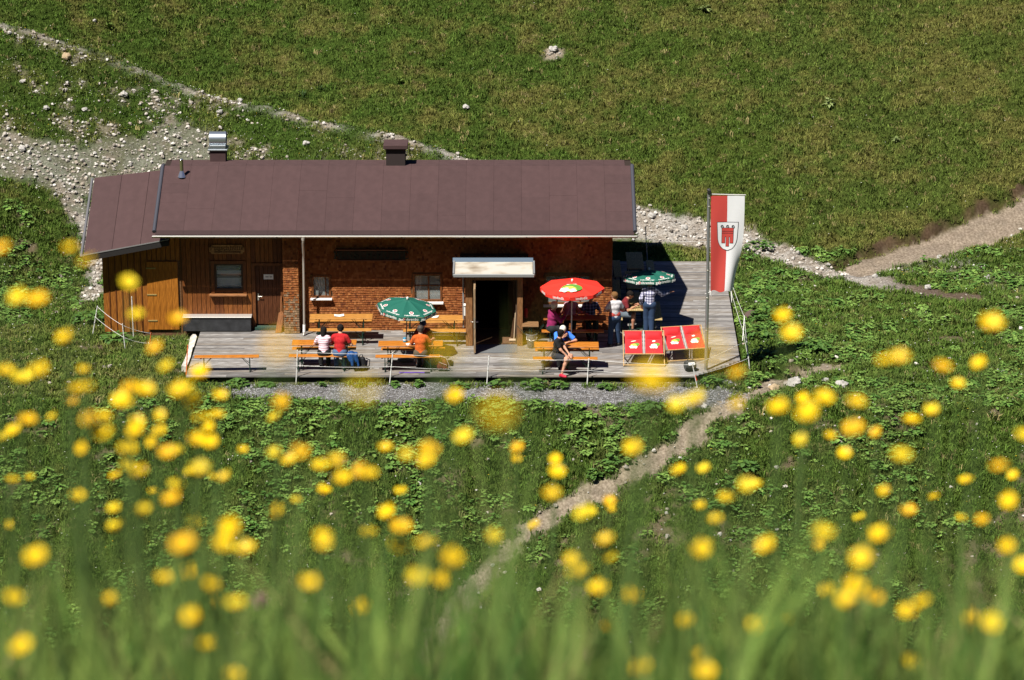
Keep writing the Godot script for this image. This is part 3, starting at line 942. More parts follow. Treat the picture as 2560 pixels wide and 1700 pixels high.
func window_part(hut: Node3D, x0: float, x1: float, y0: float, y1: float, z: float, frame_m: Material, bars_x: Array, bars_y: Array, sill_m: Material, sill_drop: float, back_m: Material) -> Node3D:
	var w := group_node("window", hut)
	var f := Geo.new()
	var t := 0.06
	f.span(V(x0, y0, z - 0.1), V(x0 + t, y1, z + 0.035)); f.span(V(x1 - t, y0, z - 0.1), V(x1, y1, z + 0.035))
	f.span(V(x0 + t, y1 - t, z - 0.1), V(x1 - t, y1, z + 0.033)); f.span(V(x0 + t, y0, z - 0.1), V(x1 - t, y0 + t, z + 0.033))
	part("frame", f, frame_m, w)
	for b in bars_x:
		var g := Geo.new()
		g.span(V(b[0] - b[1], y0 + t, z - 0.06), V(b[0] + b[1], y1 - t, z - 0.01))
		part("muntin", g, frame_m, w)
	for b in bars_y:
		var g := Geo.new()
		g.span(V(x0 + t, b - 0.015, z - 0.058), V(x1 - t, b + 0.015, z - 0.012))
		part("muntin", g, frame_m, w)
	var p := Geo.new()
	p.span(V(x0 + t - 0.01, y0 + t - 0.01, z - 0.042), V(x1 - t + 0.01, y1 - t + 0.01, z - 0.036))
	part("pane", p, mats.glass, w)
	if sill_m:
		var s := Geo.new()
		s.cbox(V((x0 + x1) * 0.5, y0 - sill_drop * 0.5, z + 0.075), V(x1 - x0 + 0.08, sill_drop, 0.15), 0.008)
		part("sill", s, sill_m, w)
	return w

func curtain(w: Node3D, x0: float, x1: float, y0: float, y1: float, z: float, m: Material) -> void:
	var g := Geo.new()
	g.grid(func(u, v): return V(lerpf(x0, x1, u), lerpf(y0, y1, v), z + 0.018 * sin(u * (x1 - x0) * 60.0)), 40, 3)
	part("curtain", g, m, w)

func roof_y(z: float) -> float:   # upper side of the main roof
	if z > -2.05: return 3.42 + (0.76 - z) * (4.73 - 3.42) / 2.81
	if z > -2.7: return 4.73 + (-2.05 - z) * 0.03
	return 4.75 - (-2.7 - z) * 0.28

func build_hut() -> void:
	rng.seed = 11
	var hut := thing("mountain_hut", "long timber hut with brown felt roof and shingled front wall", "hut", V(-4, 0, -3.5))
	var sub := Transform3D(Basis.IDENTITY, V(4, 0, 3.5))   # parts are written in scene metres
	var dark := mat("inner_timber", Color(0.2, 0.11, 0.055), 0.9, 0, "grain", V(1, 4, 4))
	var board := mat("larch_board", Color(0.245, 0.082, 0.018), 0.6, 0, "grain", V(5, 0.45, 5))
	var boards := [board, mat("larch_board_pale", Color(0.3, 0.105, 0.022), 0.6, 0, "grain", V(5, 0.4, 5)), mat("larch_board_deep", Color(0.19, 0.06, 0.015), 0.6, 0, "grain", V(5, 0.5, 5))]
	var orange := mat("orange_door_wood", Color(0.5, 0.19, 0.025), 0.5, 0, "grain", V(6, 0.35, 6))
	var trim := mat("stained_trim", Color(0.21, 0.075, 0.022), 0.6, 0, "grain", V(4, 0.6, 4))
	var postm := mat("porch_timber", Color(0.34, 0.17, 0.07), 0.7, 0, "grain", V(5, 0.5, 5))
	var felt := [mat("roof_felt", Color(0.07, 0.0405, 0.041), 0.92, 0, "felt", V(0.45, 0.45, 0.45)), mat("roof_felt_light", Color(0.073, 0.042, 0.0425), 0.92, 0, "felt", V(0.45, 0.45, 0.45)), mat("roof_felt_dark", Color(0.0675, 0.039, 0.0395), 0.92, 0, "felt", V(0.45, 0.45, 0.45))]
	var felt_edge := mat("felt_edge", Color(0.045, 0.027, 0.028), 0.9)
	var zinc := mat("zinc", Color(0.62, 0.61, 0.58), 0.45, 0.6)
	var verge_m := mat("verge_metal", Color(0.06, 0.062, 0.078), 0.6, 0.2)
	var white_sill := mat("white_sill", Color(0.72, 0.72, 0.72), 0.5)
	var g_ := mat("glass", Color(0.5, 0.55, 0.55, 1), 0.03)
	g_.transparency = BaseMaterial3D.TRANSPARENCY_ALPHA
	g_.albedo_color = Color(0.75, 0.8, 0.8, 0.18)
	var all := Node3D.new()
	# walls, with their openings as [x0, x1, y0, y1]
	var front_holes := [[-6.19, -5.6, 1.05, 1.78], [-3.07, -2.16, 0.93, 1.83], [1.01, 2.45, 0.84, 1.81], [-1.2, 0.16, 0.0, 2.1]]
	var wc_holes := [[-9.2, -8.31, 1.25, 2.12], [-7.94, -7.16, 0.1, 2.05]]
	var wall := Geo.new()
	wall_pieces(wall, -6.57, 3.07, -0.3, 3.6, -0.2, 0.0, front_holes)
	part("wall", wall, dark, hut)
	wall = Geo.new()
	wall_pieces(wall, -10.2, -6.57, -0.3, 3.6, -0.28, -0.125, wc_holes)
	part("wall", wall, dark, hut)
	var side := Geo.new()   # gable walls, rear wall and the wall between the rooms, floor and ceiling
	var gp := [[0.0, 3.62], [-2.05, 4.5], [-2.7, 4.52], [-6.9, 3.38]]
	for xw in [[-10.2, -10.05], [2.9, 3.065]]:
		side.span(V(xw[0], -0.3, -6.9), V(xw[1], 3.3, -0.201))
		var poly := [Vector2(-6.9, 3.3), Vector2(-0.201, 3.3), Vector2(-0.201, 3.6), Vector2(-2.05, 4.5), Vector2(-2.7, 4.52), Vector2(-6.9, 3.36)]
		side.prism(poly, xw[1] - xw[0], V((xw[0] + xw[1]) * 0.5, 0, 0), Basis(V(0, 0, 1), V(0, 1, 0), V(-1, 0, 0)))
	side.span(V(-10.05, -0.3, -6.9), V(2.9, 3.3, -6.75))
	side.span(V(-6.7, -0.3, -6.75), V(-6.57, 3.3, -0.3))
	side.span(V(-10.05, -0.25, -6.75), V(2.9, -0.08, -0.29))
	side.span(V(-10.04, 2.9, -6.74), V(2.89, 3.0, -0.3))
	part("inner_walls", side, dark, hut)
	# shingles
	var shm := vmat("wood_shingle", 0.75, "rough", V(7, 7, 7))
	var sh := Geo.new()
	sh.use_c = true
	shingle_rows(sh, -6.57, 3.07, -0.12, 3.5, 0.002, front_holes + [[-1.42, 0.34, 0.0, 2.3]], Basis.IDENTITY, Vector3.ZERO)
	tag(part("wall_shingles", sh, shm, hut), "", "", "", "stuff")
	var pil := group_node("corner_pier", hut)
	var pg := Geo.new()
	pg.span(V(-7.02, -0.02, -0.12), V(-6.58, 3.45, 0.36))
	part("pier_core", pg, dark, pil)
	sh = Geo.new()
	sh.use_c = true
	shingle_rows(sh, -7.03, -6.57, 0.03, 3.45, 0.362, [], Basis.IDENTITY, Vector3.ZERO, 1.35)
	shingle_rows(sh, 0.0, 0.48, 0.03, 3.45, 0.0, [], Basis(V(0, 0, 1), V(0, 1, 0), V(-1, 0, 0)), V(-7.022, 0, -0.12), 1.35)
	shingle_rows(sh, 0.0, 0.48, 0.03, 3.45, 0.0, [], Basis(V(0, 0, -1), V(0, 1, 0), V(1, 0, 0)), V(-6.578, 0, 0.36), 1.35)
	tag(part("pier_shingles", sh, shm, pil), "", "", "", "stuff")
	sh = Geo.new()
	sh.use_c = true
	shingle_rows(sh, 0.0, 7.0, -0.12, 3.4, 0.0, [], Basis(V(0, 0, -1), V(0, 1, 0), V(1, 0, 0)), V(3.068, 0, 0.02))
	tag(part("gable_shingles", sh, shm, hut), "", "", "", "stuff")
	# upright boards left of the pier, cut round window and door
	var x := -10.2
	while x < -7.06:
		var w := minf(rng.randf_range(0.125, 0.155), -7.03 - x)
		var cuts := []
		for h in wc_holes:
			if x + w > h[0] - 0.1 and x < h[1] + 0.1: cuts.append([h[2] - (0.1 if h[2] > 0.5 else 0.2), h[3] + 0.09])
		var y := 0.1
		cuts.append([3.42, 3.5])
		for q in cuts:
			if q[0] - y > 0.05:
				var b := Geo.new()
				b.cbox(V(x + w * 0.5, (y + q[0]) * 0.5, -0.112 + rng.randf() * 0.004), V(w - 0.012, q[0] - y, 0.026), 0.004)
				part("board", b, boards[rng.randi() % 3], hut)
			y = q[1]
		x += w
	var casing := Geo.new()
	for h in [[-9.3, -9.2, 1.15, 2.21], [-8.31, -8.21, 1.15, 2.21], [-9.2, -8.31, 2.12, 2.21], [-8.04, -7.94, 0.06, 2.14], [-7.16, -7.06, 0.06, 2.14], [-7.94, -7.16, 2.05, 2.14]]:
		casing.span(V(h[0], h[2], -0.124), V(h[1], h[3], -0.07))
	part("casing", casing, trim, hut)
	# toilet window and door
	var wf := mat("dark_window_frame", Color(0.05, 0.03, 0.018), 0.6)
	var w0 := window_part(hut, -9.2, -8.31, 1.25, 2.12, -0.14, wf, [], [], null, 0.0, dark)
	var blind := Geo.new()
	blind.box(V(-8.75, 1.5, -0.24), V(0.76, 0.24, 0.01)); blind.box(V(-8.75, 1.8, -0.235), V(0.76, 0.12, 0.01))
	part("blind", blind, mat("blind_cloth", Color(0.4, 0.45, 0.48), 0.9), w0)
	var sl := Geo.new()
	sl.cbox(V(-8.78, 1.13, -0.02), V(1.16, 0.05, 0.17), 0.008)
	part("sill", sl, mat("board_sill", Color(0.42, 0.19, 0.075), 0.6, 0, "grain", V(0.4, 5, 5)), w0)
	var wc := group_node("door", hut)
	tag(wc, "narrow brown plank door left of the shingled pier")
	for i in 6:
		var b := Geo.new()
		b.cbox(V(-7.875 + 0.13 * i, 1.09, -0.16), V(0.126, 1.88, 0.03), 0.005)
		part("door_plank", b, mat("toilet_door_wood", Color(0.13, 0.045, 0.017), 0.6, 0, "grain", V(5, 0.4, 5)), wc)
	var hd := Geo.new()
	hd.cbox(V(-7.86, 1.03, -0.137), V(0.045, 0.22, 0.014), 0.004)
	hd.tube(P([V(-7.86, 1.06, -0.13), V(-7.86, 1.06, -0.08), V(-7.73, 1.06, -0.08)]), 0.011, 8)
	part("handle", hd, mat("brushed_steel", Color(0.6, 0.58, 0.52), 0.35, 0.8), wc)
	var step := Geo.new()
	step.cbox(V(-7.55, 0.06, -0.04), V(0.86, 0.1, 0.2), 0.01)
	part("threshold", step, mat("green_mat", Color(0.025, 0.06, 0.045), 0.9), wc)
	# small window with a white sill
	var w1 := window_part(hut, -6.19, -5.6, 1.05, 1.78, 0.0, trim, [[-5.76, 0.012]], [], white_sill, 0.05, dark)
	curtain(w1, -6.13, -5.8, 1.15, 1.74, -0.2, mat("net_curtain", Color(0.28, 0.3, 0.3), 0.9))
	var w2 := window_part(hut, -3.07, -2.16, 0.93, 1.83, 0.0, trim, [[-2.58, 0.02]], [1.44], white_sill, 0.06, dark)
	curtain(w2, -3.0, -2.82, 0.98, 1.8, -0.2, mat("drape", Color(0.3, 0.27, 0.25), 0.9))
	curtain(w2, -2.75, -2.3, 1.0, 1.22, -0.22, mat("lace", Color(0.4, 0.38, 0.35), 0.9))
	var w3 := window_part(hut, 1.01, 2.45, 0.84, 1.81, 0.0, trim, [[1.73, 0.05], [1.38, 0.014], [2.1, 0.014]], [], white_sill, 0.06, dark)
	curtain(w3, 2.15, 2.38, 0.95, 1.5, -0.2, mats.net_curtain)
	# porch round the entrance
	var porch := group_node("porch", hut)
	tag(porch, "timber entrance porch with pale sheet canopy")
	for s in [[-1.41, -1.2], [0.16, 0.33]]:
		var b := Geo.new()
		b.cbox(V((s[0] + s[1]) * 0.5, 1.12, 1.56), V(s[1] - s[0], 2.24, 0.12), 0.008)
		part("post", b, postm, porch)
	var b0 := Geo.new()
	b0.cbox(V(-0.52, 2.17, 1.562), V(1.356, 0.14, 0.11), 0.006)
	part("lintel", b0, postm, porch)
	b0 = Geo.new()
	b0.span(V(-1.4, 0.0, 0.03), V(-1.33, 2.25, 1.5)); b0.span(V(0.25, 0.0, 0.03), V(0.32, 2.25, 1.5)); b0.span(V(-1.33, 0.004, 0.0), V(0.25, 0.05, 1.5)); b0.span(V(-1.33, 2.22, 0.03), V(0.25, 2.27, 1.5))
	part("porch_walls", b0, dark, porch)
	var jamb := Geo.new()
	jamb.span(V(-1.199, 0.05, 1.44), V(-1.15, 2.1, 1.49)); jamb.span(V(0.11, 0.05, 1.44), V(0.159, 2.1, 1.49)); jamb.span(V(-1.15, 2.05, 1.44), V(0.11, 2.1, 1.49))
	part("jamb", jamb, mat("jamb_wood", Color(0.09, 0.055, 0.035), 0.6), porch)
	var inner := Geo.new()   # the second door, standing open inside
	inner.box(V(-0.02, 1.05, 0.9), V(0.045, 2.0, 0.7), Basis(Vector3.UP, 0.25))
	part("inner_door", inner, mat("inner_door_wood", Color(0.16, 0.085, 0.045), 0.6, 0, "grain", V(5, 0.5, 5)), porch)
	var can := Geo.new()
	var cb := Basis(Vector3.RIGHT, 0.11)
	can.cbox(V(-0.55, 2.42, 1.47), V(2.36, 0.05, 0.98), 0.006, cb)
	part("canopy_sheet", can, mat("cream_sheet", Color(0.43, 0.415, 0.37), 0.75, 0, "stain", V(0.35, 0.9, 0.5)), porch)
	can = Geo.new()
	can.cbox(V(-0.55, 2.345, 1.975), V(2.44, 0.09, 0.05), 0.006)
	for s in [-1.765, 0.665]:
		can.box(V(s, 2.43, 1.47), V(0.05, 0.1, 0.98), cb)
	part("canopy_edge", can, mat("grey_trim", Color(0.3, 0.31, 0.32), 0.5, 0.4), porch)
	can = Geo.new()
	can.cbox(V(-0.58, 2.54, 0.96), V(2.46, 0.15, 0.05), 0.01, Basis(Vector3.RIGHT, -0.5))
	part("canopy_flashing", can, mat("blue_flashing", Color(0.1, 0.14, 0.19), 0.4, 0.5), porch)
	can = Geo.new()
	can.span(V(-1.6, 2.3, 0.03), V(0.5, 2.48, 0.93))
	part("canopy_frame", can, dark, porch)
	var dl := group_node("entrance_door", hut)
	tag(dl, "pale wooden entrance door standing open at a right angle")
	var dg := Geo.new()
	dg.cbox(V(-1.13, 1.06, 2.02), V(0.06, 2.02, 0.9), 0.005)
	part("door_leaf", dg, mat("door_leaf_wood", Color(0.46, 0.33, 0.2), 0.55, 0, "grain", V(5, 0.4, 5)), dl)
	hd = Geo.new()
	hd.tube(P([V(-1.17, 1.0, 2.36), V(-1.24, 1.0, 2.36), V(-1.24, 1.0, 2.26)]), 0.013, 8)
	part("handle", hd, mats.brushed_steel, dl)
	hd = Geo.new()
	hd.tube(P([V(-1.1, 1.0, 2.36), V(-1.03, 1.0, 2.36), V(-1.03, 1.0, 2.26)]), 0.013, 8)
	part("handle", hd, mats.brushed_steel, dl)
	hd = Geo.new()
	hd.box(V(-1.13, 1.0, 2.472), V(0.03, 0.34, 0.008))
	part("lock_plate", hd, mats.brushed_steel, dl)
	var pipe := Geo.new()
	pipe.tube(P([V(-1.48, 2.3, 1.3), V(-1.48, 0.5, 1.3)]), 0.03, 8)
	part("canopy_downpipe", pipe, mat("old_zinc", Color(0.3, 0.3, 0.3), 0.55, 0.4), porch)
	# annex
	var annex := group_node("annex", hut)
	tag(annex, "low plank annex at the left end with orange door")
	wall = Geo.new()
	wall.span(V(-12.6, -0.3, -0.28), V(-11.5, 2.72, -0.13)); wall.span(V(-11.5, -0.3, -0.28), V(-10.2, 2.98, -0.13)); wall.span(V(-12.6, -0.3, -6.2), V(-12.48, 2.5, -0.28))
	wall.span(V(-10.9, 2.6, -0.3), V(-10.2, 3.35, -0.14))
	part("wall", wall, dark, annex)
	x = -12.66
	while x < -10.22:
		var w := minf(0.2 if x < -11.3 else 0.145, -10.22 - x)
		var top := 2.62 + 0.17 * (x + 12.66)
		var over_door := x + w * 0.5 > -11.3 and x + w * 0.5 < -10.3
		var b := Geo.new()
		var y := 2.22 if over_door else -0.1
		b.cbox(V(x + w * 0.5, (y + top) * 0.5, -0.112), V(w - 0.018, top - y, 0.03), 0.005)
		part("board", b, [mat("annex_board", Color(0.4, 0.15, 0.025), 0.6, 0, "grain", V(5, 0.4, 5)), mat("annex_board_pale", Color(0.44, 0.17, 0.03), 0.6, 0, "grain", V(5, 0.35, 5))][rng.randi() % 2], annex)
		if x < -11.3:
			var bt := Geo.new()
			bt.cbox(V(x + w, (y + top) * 0.5, -0.088), V(0.035, top - y, 0.02), 0.004)
			part("batten", bt, boards[2], annex)
		x += w
	for i in 6:   # the side of the annex
		var b := Geo.new()
		b.cbox(V(-12.63, 1.2, -0.6 - i * 1.0), V(0.03, 2.6, 0.97), 0.005)
		part("side_board", b, boards[i % 3], annex)
	var od := group_node("store_door", hut)
	tag(od, "bright orange plank door of the annex")
	for i in 5:
		var b := Geo.new()
		b.cbox(V(-11.192 + 0.192 * i, 1.09, -0.085), V(0.188, 2.2, 0.035), 0.004)
		part("door_plank", b, orange, od)
	for y in [0.28, 1.12, 1.98]:
		var b := Geo.new()
		b.cbox(V(-11.15, y, -0.06), V(0.3, 0.045, 0.014), 0.003)
		part("hinge", b, mat("brass_hinge", Color(0.35, 0.26, 0.1), 0.5, 0.6), od)
	# annex roof
	var ar := group_node("annex_roof", hut)
	var fl := V(-13.13, 2.55, 0.47)
	var fr := V(-10.5, 3.06, 0.47)
	var bl := V(-13.13, 4.19, -2.62)
	var br := V(-10.5, 4.5, -2.62)
	var rl := V(-13.13, 2.9, -6.6)
	var rr := V(-10.5, 3.2, -6.6)
	for i in 3:
		var t0 := i / 3.0
		var t1 := (i + 1) / 3.0 - 0.004
		for q in [[fl, fr, bl, br], [bl, br, rl, rr]]:
			var g := Geo.new()
			var a: Vector3 = q[0].lerp(q[1], t0)
			var b: Vector3 = q[0].lerp(q[1], t1)
			var c: Vector3 = q[2].lerp(q[3], t1)
			var d: Vector3 = q[2].lerp(q[3], t0)
			var dn := V(0, -0.03, 0)
			g.quad(a, b, c, d); g.quad(d + dn, c + dn, b + dn, a + dn); g.quad(a + dn, b + dn, b, a); g.quad(b + dn, c + dn, c, b); g.quad(d + dn, a + dn, a, d); g.quad(c + dn, d + dn, d, c)
			part("roof_sheet", g, felt[0 if i != 1 else 1], ar)
	var rb := Geo.new()
	for q in [[fl, fr, bl, br], [bl, br, rl, rr]]:
		var dn := V(0, -0.16, 0)
		rb.quad(q[2] + dn, q[3] + dn, q[1] + dn, q[0] + dn)
	rb.bar(fl + V(-0.02, -0.12, 0.02), fr + V(0, -0.12, 0.02), 0.03, 0.15)
	part("fascia", rb, mat("black_fascia", Color(0.02, 0.018, 0.018), 0.8), ar)
	rb = Geo.new()
	rb.bar(fl + V(-0.04, -0.0, 0.03), fr + V(0, 0.0, 0.03), 0.02, 0.03)
	part("drip_edge", rb, mat("dull_drip_edge", Color(0.2, 0.2, 0.2), 0.6, 0.2), ar)
	rb = Geo.new()
	rb.tube(P([fl + V(-0.07, -0.05, 0.05), bl + V(-0.07, -0.03, 0)]), 0.045, 8)
	part("verge_trim", rb, mat("dull_verge", Color(0.13, 0.13, 0.14), 0.6, 0.2), ar)
	# main roof: felt sheets side by side over a dark base
	var roof := group_node("roof", hut)
	tag(roof, "brown felt main roof laid in upright strips")
	var base := Geo.new()
	var zz := [0.76, -2.05, -2.7, -7.9]
	for i in 3:
		var z0: float = zz[i]
		var z1: float = zz[i + 1]
		var dn := V(0, -0.022, 0)
		base.quad(V(-10.85, roof_y(z0), z0) + dn, V(3.72, roof_y(z0), z0) + dn, V(3.72, roof_y(z1), z1) + dn, V(-10.85, roof_y(z1), z1) + dn)
		dn = V(0, -0.14, 0)
		base.quad(V(-10.85, roof_y(z1), z1) + dn, V(3.72, roof_y(z1), z1) + dn, V(3.72, roof_y(z0), z0) + dn, V(-10.85, roof_y(z0), z0) + dn)
	for i in 12:
		base.span(V(-10.4 + i * 1.25, 3.24, 0.0), V(-10.28 + i * 1.25, 3.36, 0.7))
	base.span(V(-10.85, 3.26, 0.72), V(3.72, 3.39, 0.755))
	part("roof_base", base, mat("roof_timber", Color(0.03, 0.02, 0.016), 0.9), roof)
	var cols := 17
	var cw := 14.6 / cols
	for i in cols:
		var x0 := -10.87 + i * cw
		var x1 := x0 + cw - 0.004
		var joins := [0.76]
		if i == 0 or i == cols - 1:
			for k in 6:
				joins.append(0.76 - 2.81 * (k + 1) / 7.0)
		elif rng.randf() < 0.6:
			joins.append(rng.randf_range(-1.6, 0.4))
		joins.append(-2.05)
		for k in joins.size() - 1:
			var lift := rng.randf() * 0.004
			roof_sheet(roof, x0, x1, joins[k] - (0.004 if k else 0.0), joins[k + 1], lift, felt[rng.randi() % 3])
		var cut := 0.2 if i == 0 or i == cols - 1 else 0.0
		roof_sheet(roof, x0 + (0.2 if i == 0 else 0.0), x1 - (0.2 if i == cols - 1 else 0.0), -2.056, -2.7, 0.002, felt[1])
		roof_sheet(roof, x0, x1, -2.706, -7.9, 0.0, felt[rng.randi() % 3])
		var lip := Geo.new()
		lip.quad(V(x0, 3.31, 0.86), V(x1, 3.31, 0.86), V(x1, 3.425, 0.76), V(x0, 3.425, 0.76))
		lip.quad(V(x0, 3.415, 0.75), V(x1, 3.415, 0.75), V(x1, 3.30, 0.85), V(x0, 3.30, 0.85))
		part("eave_lip", lip, felt_edge, roof)
	for s in [-10.9, 3.75]:
		var vg := Geo.new()
		vg.tube(P([V(s, roof_y(0.76) - 0.02, 0.82), V(s, roof_y(-2.05) + 0.0, -2.05)]), 0.06, 10)
		vg.tube(P([V(s, roof_y(-2.05) + 0.0, -2.05), V(s, roof_y(-7.9), -7.9)]), 0.06, 10)
		part("verge_trim", vg, verge_m, roof)
	var gut := group_node("gutter", hut)
	x = -10.95
	var gi := 0
	while x < 3.78:
		var w := minf(1.9, 3.8 - x)
		var g := Geo.new()
		g.grid(func(u, v): return V(x + w * u, 3.285 - 0.055 * sin(PI * v), 0.905 - 0.055 * cos(PI * v)), 1, 8)
		g.tube(P([V(x, 3.29, 0.96), V(x + w, 3.29, 0.96)]), 0.013, 6)
		part("gutter_length", g, zinc, gut)
		var cl := Geo.new()
		cl.grid(func(u, v): return V(x + w - 0.03 + 0.05 * u, 3.288 - 0.061 * sin(PI * v), 0.905 - 0.061 * cos(PI * v)), 1, 8)
		part("bracket", cl, mats.old_zinc, gut)
		x += w
		gi += 1
	var dp := Geo.new()
	dp.tube(P([V(-6.36, 3.25, 0.905), V(-6.36, 3.14, 0.905)]), [0.07, 0.045], 10)
	dp.tube(P([V(-6.36, 3.14, 0.905), V(-6.37, 3.02, 0.88), V(-6.38, 2.6, 0.6), V(-6.39, 2.3, 0.52), V(-6.41, 0.2, 0.52), V(-6.42, 0.08, 0.55), V(-6.43, 0.01, 0.62)]), 0.036, 10)
	part("downpipe", dp, mat("downpipe_zinc", Color(0.42, 0.38, 0.34), 0.5, 0.4), hut)
	dp = Geo.new()
	dp.tube(P([V(-6.41, 0.34, 0.52), V(-6.415, 0.1, 0.545)]), 0.046, 10)
	part("pipe_shoe", dp, white_sill, hut)
	# chimneys
	var c1 := group_node("chimney", hut)
	tag(c1, "chimney with a curved sheet metal hood")
	var cg := Geo.new()
	cg.cbox(V(-9.22, 4.75, -2.75), V(0.5, 0.7, 0.5), 0.01)
	part("shaft", cg, felt[0], c1)
	cg = Geo.new()
	cg.cbox(V(-9.22, 5.12, -2.75), V(0.62, 0.05, 0.6), 0.01)
	cg.cbox(V(-9.22, 5.2, -2.75), V(0.5, 0.12, 0.46), 0.01)
	part("hood_base", cg, mat("hood_metal_dark", Color(0.3, 0.33, 0.36), 0.35, 0.8), c1)
	cg = Geo.new()
	cg.tube(P([V(-9.48, 5.42, -2.75), V(-8.96, 5.42, -2.75)]), 0.235, 24, false)
	part("hood", cg, mat("hood_metal", Color(0.45, 0.5, 0.55), 0.3, 0.85), c1)
	var c2 := group_node("chimney", hut)
	tag(c2, "square brown clad chimney with flat cap")
	cg = Geo.new()
	cg.cbox(V(-3.63, 4.85, -2.35), V(0.6, 0.86, 0.6), 0.008)
	part("shaft", cg, mat("chimney_cladding", Color(0.035, 0.026, 0.025), 0.7), c2)
	cg = Geo.new()
	cg.cbox(V(-3.63, 5.34, -2.35), V(0.76, 0.13, 0.78), 0.012)
	part("cap", cg, felt[0], c2)
	cg = Geo.new()
	cg.cbox(V(-3.63, 4.62, -2.03), V(0.68, 0.03, 0.2), 0.004, Basis(Vector3.RIGHT, 0.39))
	part("flashing", cg, felt[1], c2)
	var vp := group_node("vent_pipe", hut)
	cg = Geo.new()
	cg.tube(P([V(-10.26, 4.3, -1.55), V(-10.26, 5.05, -1.55)]), 0.055, 12)
	part("pipe", cg, mat("green_pipe", Color(0.13, 0.13, 0.06), 0.4, 0.3), vp)
	cg = Geo.new()
	cg.lathe([[0.13, 4.5], [0.11, 4.56], [0.062, 4.68], [0.056, 4.7]], 16, V(-10.26, 0, -1.55))
	cg.ball(V(-10.26, 5.06, -1.55), V(0.06, 0.03, 0.06))
	part("collar", cg, mat("bright_metal", Color(0.7, 0.72, 0.75), 0.2, 0.9), vp)
	for o in hut.get_children():
		shift(o, V(4, 0, 3.5))
	build_hut_fittings()

func shift(o: Node3D, by: Vector3) -> void:
	o.position += by

func roof_sheet(to: Node3D, x0: float, x1: float, z0: float, z1: float, lift: float, m: Material) -> void:
	var g := Geo.new()
	var a := V(x0, roof_y(z0) + lift, z0)
	var b := V(x1, roof_y(z0) + lift, z0)
	var c := V(x1, roof_y(z1) + lift, z1)
	var d := V(x0, roof_y(z1) + lift, z1)
	var dn := V(0, -0.012, 0)
	g.quad(a, b, c, d); g.quad(a + dn, b + dn, b, a); g.quad(b + dn, c + dn, c, b); g.quad(d + dn, a + dn, a, d); g.quad(c + dn, d + dn, d, c); g.quad(d + dn, c + dn, b + dn, a + dn)
	part("roof_sheet", g, m, to)

